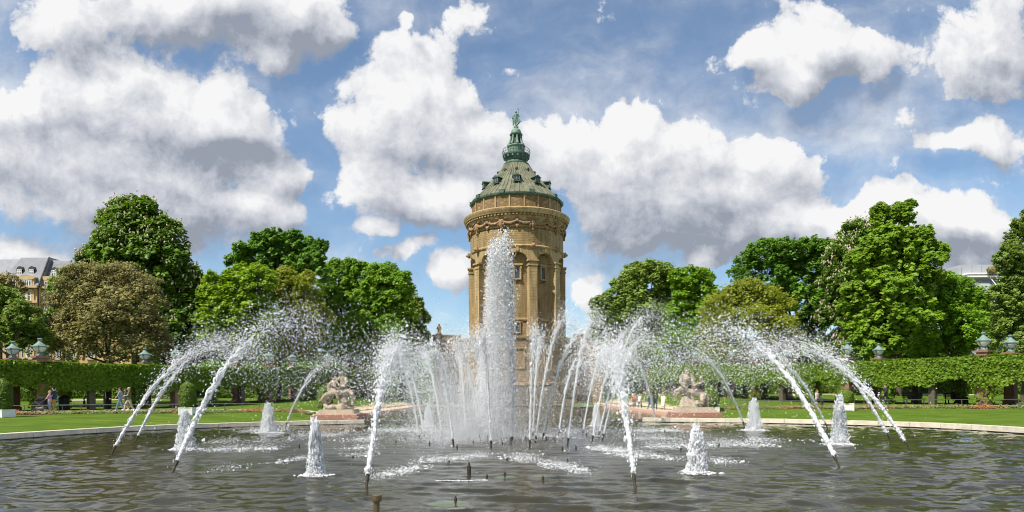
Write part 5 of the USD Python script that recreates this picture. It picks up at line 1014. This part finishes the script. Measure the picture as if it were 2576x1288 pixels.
# ------------------------------------------------------------------ planters with clipped cones
WHITE = M('white_paint', (0.74, 0.73, 0.69), (0.62, 0.60, 0.56), 0.6, 4.0, 6.0)
for px, Y, hh, lab in ((472, 46.6, 2.35, 'white planter box with clipped bush behind the left bubbling columns'), (7, 43.5, 2.55, 'white planter box with clipped bush at the left picture edge'), (2125, 46.6, 1.5, 'white planter box with clipped bush behind the right bubbling column'), (818, 48.6, 2.5, 'white planter box with tall clipped bush beside the left statue'), (1789, 48.6, 2.0, 'white planter box with clipped bush beside the right statue')):
    x = (px - CX) / F * Y; z = float(ground_z(x, Y)) - .03; t = thing('planter', lab, 'planter', loc=(x, Y, z), rotz=rng.uniform(-20, 20))
    w = .92; put(t, 'box', [box((0, 0, .27), (w, w, .46)), *[box((a * (w / 2 - .04), b_ * (w / 2 - .04), .25), (.1, .1, .58)) for a in (-1, 1) for b_ in (-1, 1)], box((0, 0, .51), (w + .03, w + .03, .05))], WHITE)
    n = 5200; u = rng.random(n); th = rng.random(n) * 6.283; prof = np.interp(u, [0, .15, .5, .85, 1], [.38, .50, .52, .40, .08]) * (1 + .06 * rng.normal(size=n)) * (1 + .22 * (meshkit.fbm(np.column_stack([np.cos(th) * 2, np.sin(th) * 2, u * 4]), 3, 6) - .5))
    put(t, 'clipped_bush', leaves(np.column_stack([np.cos(th) * prof, np.sin(th) * prof, .55 + u * (hh - .55)]), np.column_stack([np.cos(th), np.sin(th), .3 + u * .6]) + rng.normal(size=(n, 3)) * .45, .11), LM['box'], kind='stuff')
    put(t, 'stem', tube([(0, 0, .4), (0, 0, .55 + (hh - .55) * .85)], [.40, .22], 10), BARK)
# ------------------------------------------------------------------ flower bed, low railing
SOIL = M('bed_soil', (0.055, 0.038, 0.024), (0.09, 0.06, 0.038), 0.95, 6.0)
FLOWER = leaf_mat('bed_flowers', [(0, (0.09, 0.13, 0.03)), (0.3, (0.17, 0.18, 0.06)), (0.45, (0.36, 0.10, 0.03)), (0.75, (0.30, 0.045, 0.02)), (1, (0.50, 0.24, 0.10))], 0.25)
SILVER = leaf_mat('bed_silver_leaves', [(0, (0.10, 0.15, 0.07)), (1, (0.26, 0.30, 0.20))], 0.2)
RAILM = M('railing_paint', (0.10, 0.10, 0.095), (0.07, 0.07, 0.065), 0.5, 5.0)
for s in (-1, 1):
    b = BED[BED[:, 0] * s > 12]; b = b[np.argsort(b[:, 0])]; w_ = 'left' if s < 0 else 'right'
    put(None, 'flower_bed', strip(b, 0.0, 0.96, 0.008), SOIL, True, kind='structure')
    d = dense(b, .05); n = 15000; i = rng.integers(0, len(d), n); q = d[i] + np.column_stack([rng.normal(size=n) * .04, rng.uniform(.06, .92, n)]); far = np.abs(q[:, 0]) > 38.5
    h = rng.uniform(.02, .17, n) * (.6 + .8 * meshkit.noise(np.column_stack([q * 2.5, q[:, 0] * 0])))
    put(None, 'bedding_flowers', leaves(np.column_stack([q, ground_z(q[:, 0], q[:, 1]) + h])[~far], (np.column_stack([rng.normal(size=(n, 2)) * .6 - [0, .5], np.ones(n)]))[~far], .11), FLOWER, kind='stuff', label=f'low red and orange bedding flowers along the {w_} lawn edge', cat='flowers')
    n = 5000; i = rng.integers(0, len(d), n); q = d[i] + np.column_stack([rng.normal(size=n) * .04, rng.uniform(-.05, .95, n)]); q = q[(np.abs(q[:, 0]) > 35.5)]; n = len(q)
    put(None, 'silver_plants', leaves(np.column_stack([q, ground_z(q[:, 0], q[:, 1]) + rng.uniform(.03, .2, n)]), np.column_stack([rng.normal(size=(n, 2)) * .6, np.ones(n)]), .12), SILVER, kind='stuff', label=f'low silvery bedding plants at the outer end of the {w_} flower bed', cat='plants')
    rl = thing('low_railing', f'thin dark knee high railing along the {w_} flower bed', 'railing')
    c = dense(b, 1.18) + [0, 1.0]; c = c[(np.abs(c[:, 0]) < 43) & (np.abs(c[:, 0]) > 15.2)]; z = ground_z(c[:, 0], c[:, 1])
    put(rl, 'rail', tube(np.column_stack([c, z + .5]), .026, 8), RAILM)
    for (x, y), zz in zip(c, z): put(rl, 'post', tube([(x, y, zz - .05), (x, y, zz + .495)], .022, 6), RAILM)

# ------------------------------------------------------------------ buildings behind the trees
WALLY = M('yellow_sandstone_wall', (0.50, 0.34, 0.16), (0.40, 0.265, 0.12), 0.9, 0.6, 6.0)
SLATE = M('slate_roof', (0.29, 0.295, 0.33), (0.20, 0.205, 0.235), 0.6, 1.2, 8.0, island=0.2)
TRIM = M('pale_stone_trim', (0.50, 0.37, 0.20), (0.42, 0.30, 0.16), 0.9, 1.0)
WFRAME = M('white_window_frame', (0.72, 0.72, 0.70), rough=0.5)
HZ = 142.0
def hp(px, py): q = P(px, py, HZ); return q[0], q[2]
hx0, hx1 = hp(-160, 700)[0], hp(330, 700)[0]; eave = hp(100, 725)[1]; ridge = hp(70, 645)[1]
hotel = thing('mansard_building', 'yellow sandstone building with grey slate mansard roof behind the left trees', 'building')
put(hotel, 'wall', box(((hx0 + hx1) / 2, HZ + 8, eave / 2), (hx1 - hx0, 16, eave)), WALLY)
def mansard(x0, x1, y0, z0, z1, inset, hips):
    a, b2 = (inset if hips[0] else 0), (inset if hips[1] else 0)
    return tm((np.array([(x0, y0, z0), (x1, y0, z0), (x1 - b2, y0 + inset, z1), (x0 + a, y0 + inset, z1), (x0, y0 + 16, z0), (x1, y0 + 16, z0), (x1 - b2, y0 + 10, z1), (x0 + a, y0 + 10, z1)]), [[0, 1, 2, 3], [3, 2, 6, 7], [0, 3, 7, 4], [1, 5, 6, 2], [4, 7, 6, 5]]))
xr = hp(107, 700)[0]; xl = hp(-4, 725)[0]
roofs = [put(hotel, 'roof', mansard(hx0, xl + 3.6, HZ - .2, eave, ridge - .05, 3.0, (0, 0)), SLATE), put(hotel, 'roof', mansard(xl, xr, HZ - 1.2, eave, ridge + .25, 3.4, (1, 0)), SLATE), put(hotel, 'roof', mansard(xr + .02, hx1, HZ - .2, eave, ridge - .35, 3.0, (0, 1)), SLATE)]
# slate courses
for rf, x0, x1, yb, zt, ins in ((roofs[1], xl, xr, HZ - 1.2, ridge + .25, 3.4), (roofs[2], xr, hx1 - 3.2, HZ - .2, ridge - .35, 3.0)):
    for i in range(30):
        f0 = i / 30; a = xl + 3.4 * f0 if rf == roofs[1] else x0
        put(rf, 'slate_course', tm((np.array([(a, yb + ins * f0 - .07, eave + (zt - eave) * f0 + .02), (x1, yb + ins * f0 - .07, eave + (zt - eave) * f0 + .02), (x1, yb + ins * (f0 + 1 / 30) - .02, eave + (zt - eave) * (f0 + 1 / 30)), (a, yb + ins * (f0 + 1 / 30) - .02, eave + (zt - eave) * (f0 + 1 / 30)), (a, yb + ins * f0 + .02, eave + (zt - eave) * f0), (x1, yb + ins * f0 + .02, eave + (zt - eave) * f0)]), [[0, 1, 2, 3], [4, 5, 1, 0]])), SLATE)
put(hotel, 'downpipe', tube([(xr, HZ - 1.4, 3), (xr, HZ - 1.4, eave), (xr, HZ + 2.1, ridge + .2)], .16, 8), DARKMETAL)
put(hotel, 'eaves_cornice', [box(((hx0 + hx1) / 2, HZ - .35, eave + .05), (hx1 - hx0, .9, .4)), box(((xl + xr) / 2, HZ - 1.3, eave + .06), (xr - xl, 1.0, .44))], TRIM)
put(hotel, 'projecting_bay', box(((xl + xr) / 2, HZ - .45, eave / 2 - .1), (xr - xl, 1.1, eave - .2)), WALLY)
z = hp(100, 761)[1]; put(hotel, 'floor_cornice', [box(((hx0 + hx1) / 2, HZ - .2, z), (hx1 - hx0, .7, .5)), box(((xl + xr) / 2, HZ - 1.1, z + .01), (xr - xl, .8, .52))], TRIM)
def casement(parent, x, y, z, w, h, name='window'):
    win = put(parent, name, box((x, y, z), (w, .1, h)), PANE)
    put(win, 'window_frame', [box((x - w / 2, y - .05, z), (.13, .14, h + .1)), box((x + w / 2, y - .05, z), (.13, .14, h + .1)), box((x, y - .052, z), (.16, .14, h)), box((x, y - .054, z + h / 2), (w + .1, .14, .13)), box((x, y - .056, z - h / 2), (w + .1, .14, .13)), box((x, y - .058, z + h * .18), (w, .12, .11))], WFRAME); return win
for px in (35, 74, 120, 150, 195, 235): # stone dormers in the lower row
    x, z = hp(px, 712); yb = (HZ - 1.2 if px < 107 else HZ - .2) + .25; w = 2.6 if px < 107 else 1.7
    d = put(hotel, 'stone_dormer', [box((x, yb + 1, z), (w + .9, 2.2, 2.0)), tm(Manifold.batch_hull([Manifold.cylinder(2.6, .9, .9, 18).rotate([90, 0, 0]).scale([(w + 1.5) / 1.8, 1, .55]).translate([x, yb + 2.3, z + .95]), Manifold.cube([w + 1.5, 2.6, .1], True).translate([x, yb + 1, z + 1.0])]))], TRIM)
    for k in ((-.7, .7) if px < 107 else (0,)): casement(d, x + k, yb - .12, z - .02, 1.0, 1.5)
for px in (47, 77, 128, 158, 205): # arched dormers in the upper row
    x, z = hp(px, 684); yb = (HZ + .3 if px < 107 else HZ + 1.1)
    d = put(hotel, 'arched_dormer', [box((x, yb + 1, z - .15), (1.5, 2.0, 1.4)), tm(Manifold.cylinder(2.0, .75, .75, 20).rotate([90, 0, 0]).translate([x, yb + 2.0, z + .5]))], DARKMETAL); casement(d, x, yb - .06, z - .1, .85, 1.15)
for row, (py, hh) in enumerate(((750, 2.3), (783, 2.4), (818, 2.5), (852, 2.5), (886, 2.6))):
    for px in (-40, 5, 33, 70, 80, 119, 150, 185, 230, 275):
        x, z = hp(px, py); y0 = (HZ - 1.0 if -4 < px < 107 else HZ)
        win = casement(hotel, x, y0 - .04, z, 1.0, hh); put(win, 'window_surround', [box((x - .75, y0 - .1, z), (.3, .26, hh + .5)), box((x + .75, y0 - .1, z), (.3, .26, hh + .5)), box((x, y0 - .12, z + hh / 2 + .35), (2.1, .4, .35)), box((x, y0 - .12, z - hh / 2 - .22), (1.9, .36, .2))], TRIM)
    for px in (20, 52, 93, 106, 135, 168, 208): x, z = hp(px, py); put(hotel, 'pilaster_strip', box((x, (HZ - 1.0 if -4 < px < 107 else HZ) - .08, z), (.45, .24, 2.9)), TRIM)
sg = thing('roof_sign', 'dark letters standing on the slate roof ridge beside the chestnut', 'sign', loc=(hp(208, 645)[0], HZ + 3.0, ridge - .35))
x = 0
for ch in 'mar':
    l = meshkit.text_mesh(ch, 1.35, 0.12, True); l.apply_transform(trimesh.transformations.rotation_matrix(math.pi / 2, (1, 0, 0))); l.apply_translation((x, 0, .15)); put(sg, 'letter', l, DARKMETAL); x += l.extents[0] + .18
put(sg, 'sign_frame', [tube([(-.2, .15, .12), (x, .15, .12)], .05, 5), *[tube([(k, .15, -.3), (k, .15, .12)], .04, 5) for k in (0, x / 2, x)]], DARKMETAL)
# the pale modern block on the right
CONC = M('pale_panels', (0.36, 0.37, 0.39), (0.30, 0.31, 0.33), 0.7, 0.3); GLASSR = M('grey_glass_roof', (0.30, 0.32, 0.35), (0.22, 0.24, 0.27), 0.35, 0.5, spec=0.5)
MZ = 150.0
def mp(px, py): q = P(px, py, MZ); return q[0], q[2]
md = thing('office_block', 'pale modern office block with terraced glass side behind the right trees', 'building')
def block(parent, name, px0, px1, py0, py1, dy, depth, mat): (a, zt), (b2, zb) = mp(px0, py0), mp(px1, py1); return put(parent, name, box(((a + b2) / 2, MZ + dy + depth / 2, (zt + zb) / 2), (b2 - a, depth, zt - zb)), mat)
block(md, 'body', 2420, 2640, 696, 960, 2, 14, CONC)
for i in range(5): block(md, 'wall_panel', 2422 + i * 24, 2445 + i * 24, 666, 690.5, 0, .5, CONC)
block(md, 'penthouse', 2421, 2560, 665, 691, .6, 10, CONC); block(md, 'penthouse_wing', 2409, 2421, 672, 691, .4, 9, CONC)
block(md, 'terrace_slab', 2415, 2570, 691, 694, -2.5, 8, WFRAME); block(md, 'terrace_slab', 2415, 2570, 698, 701, -2.5, 8, WFRAME); block(md, 'window_band', 2420, 2570, 694.2, 697.8, -1.2, 3, PANE)
for i in range(7): (a, zt), (b2, zb) = mp(2425, 706 + i * 12), mp(2560, 717 + i * 12); put(md, 'glass_terrace', tm((np.array([(a, MZ - 2 - i * .9, zb), (b2, MZ - 2 - i * .9, zb), (b2, MZ - 1.1 - i * .9, zt), (a, MZ - 1.1 - i * .9, zt)]), [[0, 1, 2, 3]])), GLASSR)
for k in range(5): put(md, 'white_mullion', tube([(mp(2470 + k * 16, 704)[0], MZ - 1.3, mp(0, 704)[1]), (mp(2478 + k * 16, 792)[0], MZ - 8.2, mp(0, 792)[1])], .09, 5), WFRAME)
a, z = mp(2472, 692); n = 500; o = sphere_pts(n); rb = thing('roof_bush', 'small brownish bush on the terrace of the modern block', 'shrub', loc=(a, MZ - 3.2, z)); put(rb, 'foliage', leaves(o * [1.3, .8, .85] + [0, 0, .6], o + rng.normal(size=(n, 3)) * .4, .3), LM['bronze'], kind='stuff'); put(rb, 'stem', tube([(0, 0, -.5), (0, 0, .8)], .09, 6), BARK)
a, z = mp(2480, 744); fl = thing('banner', 'red banner with a white upright field on the glass terraces', 'banner', loc=(a, MZ - 8.8, z))
RED = M('red_cloth', (0.50, 0.02, 0.03), rough=0.8); put(fl, 'cloth', box((0, 0, 0), (.75, .05, 1.5)), RED); put(fl, 'white_field', [box((0, -.035, .15), (.3, .03, .8)), box((0, -.037, -.35), (.45, .03, .35))], WFRAME); put(fl, 'pole', tube([(.4, 0, -2.5), (.4, 0, 1.0)], .05, 6), WFRAME)
# green lamp posts, bin and notice board under the pergola
POSTG = M('turquoise_paint', (0.10, 0.27, 0.23), (0.07, 0.19, 0.17), 0.6, 4.0)
for px, Y, lab in ((141, 60, 'turquoise slatted post behind the man in the navy shirt'), (2479, 62, 'turquoise slatted post under the right pergola'), (366, 66, 'turquoise slatted post right of the strolling couple')):
    x = (px - CX) / F * Y; z = float(ground_z(x, Y)); t = thing('slatted_post', lab, 'post', loc=(x, Y, z))
    for k in range(5): put(t, 'slat', box((-.2 + k * .1, .05 * (k % 2), 1.2), (.055, .05, 2.4)), POSTG)
    put(t, 'band', [box((0, .02, .35), (.52, .14, .06)), box((0, .02, 2.1), (.52, .14, .06))], POSTG)
x = (160 - CX) / F * 55.5; z = float(ground_z(x, 55.5)); t = thing('litter_bin', 'dark litter bin in the shade under the left pergola', 'bin', loc=(x, 55.5, z)); put(t, 'body', revolve([(.3, 0), (.36, .1), (.38, .9), (.34, .92), (.33, .2), (.01, .2)], 20), DARKMETAL, 40); put(t, 'lid', revolve([(.4, .9), (.4, .96), (.25, 1.1), (.01, 1.14)], 20), DARKMETAL, 40)
YEL = M('dull_yellow_board', (0.42, 0.28, 0.03), rough=0.7); x = (159 - CX) / F * 56.4; t = thing('notice_board', 'dull yellow notice board with a dark round mark above the bin', 'sign', loc=(x, 56.4, z)); put(t, 'board', box((0, 0, 1.65), (.8, .05, .85)), YEL); put(t, 'mark', trimesh.creation.cylinder(.13, .03, sections=20, transform=trimesh.transformations.translation_matrix((0, -.04, 1.62)) @ trimesh.transformations.rotation_matrix(math.pi / 2, (1, 0, 0))), DARKMETAL); put(t, 'post', tube([(0, .05, 0), (0, .05, 2.1)], .05, 8), DARKMETAL)
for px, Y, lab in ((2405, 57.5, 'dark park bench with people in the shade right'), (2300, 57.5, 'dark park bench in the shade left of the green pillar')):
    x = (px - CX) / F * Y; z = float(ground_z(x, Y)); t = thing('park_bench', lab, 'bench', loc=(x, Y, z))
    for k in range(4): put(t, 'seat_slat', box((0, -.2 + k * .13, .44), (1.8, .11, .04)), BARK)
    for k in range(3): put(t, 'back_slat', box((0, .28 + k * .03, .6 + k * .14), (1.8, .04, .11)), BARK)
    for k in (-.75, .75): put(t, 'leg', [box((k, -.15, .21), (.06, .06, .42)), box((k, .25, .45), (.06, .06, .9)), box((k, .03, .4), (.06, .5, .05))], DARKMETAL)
# ------------------------------------------------------------------ people
def cloth(name, c, c2=None): return M(name, c, c2 or tuple(x * .75 for x in c), 0.85, 9.0)
SKIN = M('skin', (0.50, 0.30, 0.21), (0.44, 0.25, 0.17), 0.55, 8.0)
HAIRS = {'brown': cloth('brown_hair', (.05, .03, .018)), 'fair': cloth('fair_hair', (.42, .28, .12)), 'dark': cloth('dark_hair', (.012, .010, .009)), 'grey': cloth('grey_hair', (.35, .33, .31)), 'red': cloth('auburn_hair', (.22, .08, .03))}
EYE_ = M('eye_dark', (.02, .015, .012), rough=.3)
SHOEW, SHOED = cloth('white_shoes', (.7, .69, .66)), cloth('dark_shoes', (.03, .028, .025))
def hand(w, d, s, r=.021):
    """palm, four unequal bent fingers and a thumb at the palm's side; d along the fingers, s across"""
    d = np.array(d) / np.linalg.norm(d); s = np.array(s) - d * (d @ np.array(s)); s /= np.linalg.norm(s); n = np.cross(d, s); out = [Manifold.batch_hull([ball(w, .024, 8), ball(w + d * .08 + s * .030, .017, 8), ball(w + d * .08 - s * .030, .017, 8)])]
    for k, L in ((-1.5, .055), (-.5, .072), (.5, .078), (1.5, .068)):
        a = w + d * .085 + s * k * .0205; m = a + d * L * .5 - n * .006; e = a + d * L * .93 - n * .028; out += [bone(a, .0095, m, .009, 6), bone(m, .009, e, .0078, 6)]
    t0 = w + d * .025 + s * .03; t1 = w + d * .06 + s * .062 - n * .01; return out + [bone(t0, .014, t1, .011, 6), bone(t1, .011, t1 + d * .035 - n * .012, .009, 6)]
def person(label, px, Y, face, h=1.75, pose='stand', top=((.1, .1, .1), 'short'), legs=((.05, .05, .08), 'long'), hair='brown', shoes='dark', lie=False, fem=False, arms=None, z=None, cap=None, dress=None, group=None, x=None):
    x = (px - CX) / F * Y if x is None else x; z = float(ground_z(np.clip(x, -71, 71), Y)) + .012 if z is None else z
    t = thing('person', label, 'person', group, loc=(x, Y, z), rotz=face); k = h / 1.75; V = lambda *a: np.array(a, float) * k   # faces -y
    sw = .165 if fem else .19
    hip, kn, an = {}, {}, {}
    step = {'walk': (.30, -.26), 'stroll': (.2, -.18)}.get(pose, (0.02, -.02))
    drop = .045 if pose == 'walk' else .02 if pose == 'stroll' else 0
    sit = pose == 'sit'
    H = .50 if sit else .92 - drop
    for s, f in ((-1, step[0]), (1, step[1])):
        hip[s] = V(s * .095, 0, H)
        if sit: kn[s] = V(s * .13, -.42, .50); an[s] = V(s * .13, -.46, .09)
        else: kn[s] = V(s * .10, -f * .62 - .04 - (.03 if f < 0 else 0), .50 - drop * .4); an[s] = V(s * .10, -f, .09 + (.05 if f < -.1 else 0))
    ch, sh, nk, hd = V(0, 0, H + .40), {s: V(s * sw, 0, H + .50) for s in (-1, 1)}, V(0, .01, H + .57), V(0, -.025, H + .715)
    if arms is None: arms = {s: ((s * (sw + .05), .0 - s * step[0] * .35, H + .24), (s * (sw + .05), -.06 - s * step[0] * .8, H + .01)) for s in (-1, 1)}
    else: arms = {s: (tuple(a), tuple(b)) for s, (a, b) in arms.items()}
    el, wr = {s: V(*arms[s][0]) for s in arms}, {s: V(*arms[s][1]) for s in arms}
    r = lambda q: q * k
    torso = lambda g: [Manifold.batch_hull([ball(V(-.10, 0, H + .02), r(.115) + g), ball(V(.10, 0, H + .02), r(.115) + g), ball(V(-.09, 0, H + .2), r(.105 if not fem else .09) + g), ball(V(.09, 0, H + .2), r(.105 if not fem else .09) + g)]), Manifold.batch_hull([ball(V(-.09, 0, H + .2), r(.10 if not fem else .088) + g), ball(V(.09, 0, H + .2), r(.10 if not fem else .088) + g), ball(V(-.12, -.01, H + .40), r(.105) + g), ball(V(.12, -.01, H + .40), r(.105) + g), ball(sh[-1], r(.062) + g), ball(sh[1], r(.062) + g)])]
    legp = lambda g, long=True: sum([[bone(hip[s], r(.092) + g, kn[s], r(.060) + g)] + ([bone(kn[s], r(.060) + g, kn[s] + (an[s] - kn[s]) * .35, r(.056) + g), bone(kn[s] + (an[s] - kn[s]) * .35, r(.056) + g, an[s], r(.038) + g * 1.3)] if long else []) for s in (-1, 1)], [])
    armp = lambda s: [bone(sh[s], r(.054), el[s], r(.042)), bone(el[s], r(.042), wr[s], r(.028))]
    hands = sum([hand(wr[s], wr[s] - el[s], np.array([-s, -.6, 0.0])) for s in (-1, 1)], [])
    feet = [bone(an[s] + V(0, .03, -.045), r(.040), an[s] + V(0, -.13, -.06), r(.032)) for s in (-1, 1)]
    c = hd
    headp = [Manifold.batch_hull([ball(c + V(0, .01, .03), r(.098), 12), ball(c + V(0, -.03, -.075), r(.052), 10)]), bone(c + V(0, -.098, -.0), r(.012), c + V(0, -.115, -.03), r(.017), 8), ball(c + V(.092, .01, -.01), r(.022), 8), ball(c + V(-.092, .01, -.01), r(.022), 8), bone(c + V(-.02, -.088, -.068), r(.012), c + V(.02, -.088, -.068), r(.012), 8), bone(nk - V(0, 0, .05), r(.055), c - V(0, -.01, .06), r(.052))]
    b = put(t, 'body', tm(union(torso(0) + legp(0) + armp(-1) + armp(1) + hands + feet + headp)), SKIN, 60)
    put(b, 'eyes', [tm(ball(c + V(s * .034, -.088, .005), r(.011), 8)) for s in (-1, 1)], EYE_)
    hp_ = [ball(c + V(0, .022, .042), r(.104), 12)]
    if fem: hp_ += [Manifold.batch_hull([ball(c + V(0, .05, .02), r(.095), 10), ball(c + V(-.06, .06, -.16), r(.05), 8), ball(c + V(.06, .06, -.16), r(.05), 8)])]
    cut = Manifold.cube([r(.4), r(.3), r(.22)], True).translate([float(q) for q in c + V(0, -.185, -.055)])
    put(t, 'hair', tm(union(hp_) - cut), HAIRS[hair], 60)
    if cap is not None: put(t, 'cap', tm(union([ball(c + V(0, .01, .055), r(.107), 12) - Manifold.cube([r(.5), r(.5), r(.2)], True).translate([float(q) for q in c + V(0, 0, -.06)]), bone(c + V(-.03, -.1, .05), r(.02), c + V(.0, -.18, .04), r(.015)), bone(c + V(.03, -.1, .05), r(.02), c + V(.0, -.18, .04), r(.015))])), cloth(f'cap_{len(_used)}', cap), 60)
    tc = cloth(f'top_{len(_used)}', top[0]); long = top[1] == 'long'
    put(t, 'shirt' if not long else 'jacket', tm(union(torso(r(.016)) + sum([[bone(sh[s], r(.066), sh[s] + (el[s] - sh[s]) * (1.0 if long else .75), r(.058))] + ([bone(el[s], r(.056), wr[s] - (wr[s] - el[s]) * .05, r(.042))] if long else []) for s in (-1, 1)], []))), tc, 60)
    lc = cloth(f'legs_{len(_used)}', legs[0])
    if dress: put(t, 'skirt', tm(union([Manifold.batch_hull([ball(V(-.08, 0, H + .15), r(.12)), ball(V(.08, 0, H + .15), r(.12)), ball(V(-.13, -.05, .42), r(.10)), ball(V(.13, .05, .42), r(.10)), ball(V(-.1, .1, .42), r(.08)), ball(V(.1, -.1, .42), r(.08))])])), tc, 60)
    else: put(t, 'trousers' if legs[1] == 'long' else 'shorts', tm(union(legp(r(.020), legs[1] == 'long') + [Manifold.batch_hull([ball(V(-.10, 0, H + .03), r(.128)), ball(V(.10, 0, H + .03), r(.128)), ball(hip[-1], r(.105)), ball(hip[1], r(.105))])])), lc, 60)
    put(t, 'shoes', [tm(Manifold.batch_hull([ball(an[s] + V(0, .035, -.045), r(.047)), ball(an[s] + V(0, -.14, -.058), r(.038)), ball(an[s] + V(0, .03, .0), r(.044))])) for s in (-1, 1)], SHOEW if shoes == 'white' else SHOED, 60, kind='stuff')
    return t
person('woman in a pink top with fair hair pushing a dark pram', 125.5, 48.6, -75, 1.52, 'stand', ((.52, .30, .36), 'short'), ((.22, .30, .33), 'long'), 'fair', 'white', fem=True, arms={-1: ((-.2, -.16, 1.12), (-.16, -.42, 1.0)), 1: ((.2, -.16, 1.12), (.16, -.42, 1.0))})
person('man in a navy shirt, mustard trousers and dark cap', 135.5, 48.9, -80, 1.80, 'stand', ((.012, .035, .085), 'short'), ((.36, .22, .045), 'long'), 'dark', 'white', cap=(.01, .01, .015))
person('man in a blue grey shirt and jeans striding left', 303, 49.0, -78, 1.76, 'walk', ((.24, .30, .40), 'short'), ((.13, .22, .31), 'long'), 'dark', 'white', cap=(.12, .03, .03))
person('man in an olive shirt and beige trousers walking beside him', 325, 48.8, -60, 1.78, 'walk', ((.13, .12, .045), 'short'), ((.46, .38, .27), 'long'), 'grey', 'white', arms={-1: ((-.27, -.05, 1.15), (-.12, -.28, 1.08)), 1: ((.27, -.08, 1.15), (.05, -.26, 1.1))})
person('bare legged walker half hidden behind the strolling couple', 317, 49.9, -75, 1.68, 'stroll', ((.09, .12, .07), 'short'), ((.09, .10, .08), 'short'), 'brown', 'white', fem=True)
person('woman with fair hair in a cream dress by the right statue', 1668, 68.0, 150, 1.68, 'stroll', ((.62, .58, .46), 'long'), ((.62, .58, .46), 'long'), 'fair', 'dark', fem=True, dress=True)
person('man in a dark jacket and bottle green trousers', 1648, 68.5, 160, 1.80, 'walk', ((.018, .020, .024), 'long'), ((.016, .055, .045), 'long'), 'dark', 'white')
person('man in a navy shirt beside the green trousered man', 1634, 69.0, 70, 1.70, 'walk', ((.06, .08, .18), 'long'), ((.11, .15, .25), 'long'), 'dark', 'dark')
person('woman in a white top and dark skirt on the plaza', 1609, 73.0, 120, 1.66, 'stroll', ((.72, .68, .68), 'short'), ((.10, .13, .20), 'long'), 'red', 'white', fem=True)
person('man in a faded red shirt on the plaza', 1595, 75.0, 150, 1.76, 'stand', ((.36, .10, .09), 'short'), ((.13, .13, .14), 'long'), 'dark', 'dark')
person('child in grey crouching low beside the red shirted man', 1581, 75.0, 100, 1.0, 'sit', ((.20, .20, .22), 'long'), ((.12, .13, .16), 'long'), 'brown', 'dark')
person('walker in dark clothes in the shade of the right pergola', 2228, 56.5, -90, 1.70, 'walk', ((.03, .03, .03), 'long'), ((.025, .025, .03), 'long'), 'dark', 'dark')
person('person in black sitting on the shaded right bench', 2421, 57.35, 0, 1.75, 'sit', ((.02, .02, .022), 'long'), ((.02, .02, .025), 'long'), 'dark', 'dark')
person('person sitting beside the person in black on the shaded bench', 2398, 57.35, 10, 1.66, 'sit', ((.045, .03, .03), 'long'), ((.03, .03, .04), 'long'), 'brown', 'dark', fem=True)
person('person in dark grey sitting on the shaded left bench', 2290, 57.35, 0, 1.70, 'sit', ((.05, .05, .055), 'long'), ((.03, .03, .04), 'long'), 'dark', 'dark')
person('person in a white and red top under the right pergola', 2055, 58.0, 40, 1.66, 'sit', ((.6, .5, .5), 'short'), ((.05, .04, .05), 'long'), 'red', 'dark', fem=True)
person('person in dark clothes sitting on the grass beyond the left pergola', 212, 66.0, -60, 1.6, 'sit', ((.03, .035, .05), 'long'), ((.4, .25, .18), 'long'), 'dark', 'white', z=float(ground_z(-42.4, 66)) - .36)
# the pram
x = (103 - CX) / F * 48.4; z = float(ground_z(x, 48.4)) + .01; pm = thing('pram', 'dark pram with raised hood and grey cargo bag pushed by the woman in pink', 'pram', loc=(x, 48.4, z), rotz=8)
BLACKC, GREYC = cloth('black_fabric', (.018, .018, .02)), cloth('grey_fabric', (.22, .23, .27))
for wx, r_ in ((-.42, .13), (.38, .16)):
    for wy in (-.25, .25):
        w = put(pm, 'wheel', trimesh.creation.torus(r_ - .03, .03, 18, 8, transform=trimesh.transformations.translation_matrix((wx, wy, r_)) @ trimesh.transformations.rotation_matrix(math.pi / 2, (1, 0, 0))), BLACKC, 40); put(w, 'spokes', [tube([(wx - math.cos(a) * (r_ - .03), wy, r_ - math.sin(a) * (r_ - .03)), (wx + math.cos(a) * (r_ - .03), wy, r_ + math.sin(a) * (r_ - .03))], .012, 5) for a in (0, 1.05, 2.1)], RAILM, kind='stuff')
put(pm, 'frame', [tube([(-.42, y, .14), (-.1, y, .45), (.2, y, .75), (.62, y, 1.02)], .018, 6) for y in (-.24, .24)] + [tube([(.38, y, .17), (.05, y, .5), (-.3, y, .72)], .018, 6) for y in (-.241, .241)] + [tube([(.62, -.24, 1.02), (.62, .24, 1.02)], .022, 6)], RAILM)
put(pm, 'seat', tm(Manifold.batch_hull([ball((-.38, y, .55), .06) for y in (-.18, .18)] + [ball((.22, y, .55), .07) for y in (-.18, .18)] + [ball((.30, y, .85), .04) for y in (-.19, .19)] + [ball((-.45, y, .68), .03) for y in (-.18, .18)])), BLACKC, 50)
put(pm, 'hood', tm(Manifold.batch_hull([ball((-.05, y, .98), .14) for y in (-.14, .14)] + [ball((.18, y, .9), .14) for y in (-.14, .14)] + [ball((-.25, y, .84), .06) for y in (-.17, .17)] + [ball((.24, y, .72), .06) for y in (-.17, .17)])), BLACKC, 50)
put(pm, 'cargo_bag', tm(Manifold.batch_hull([ball((-.2, y, .26), .08) for y in (-.14, .14)] + [ball((.22, y, .28), .1) for y in (-.14, .14)])), GREYC, 50)
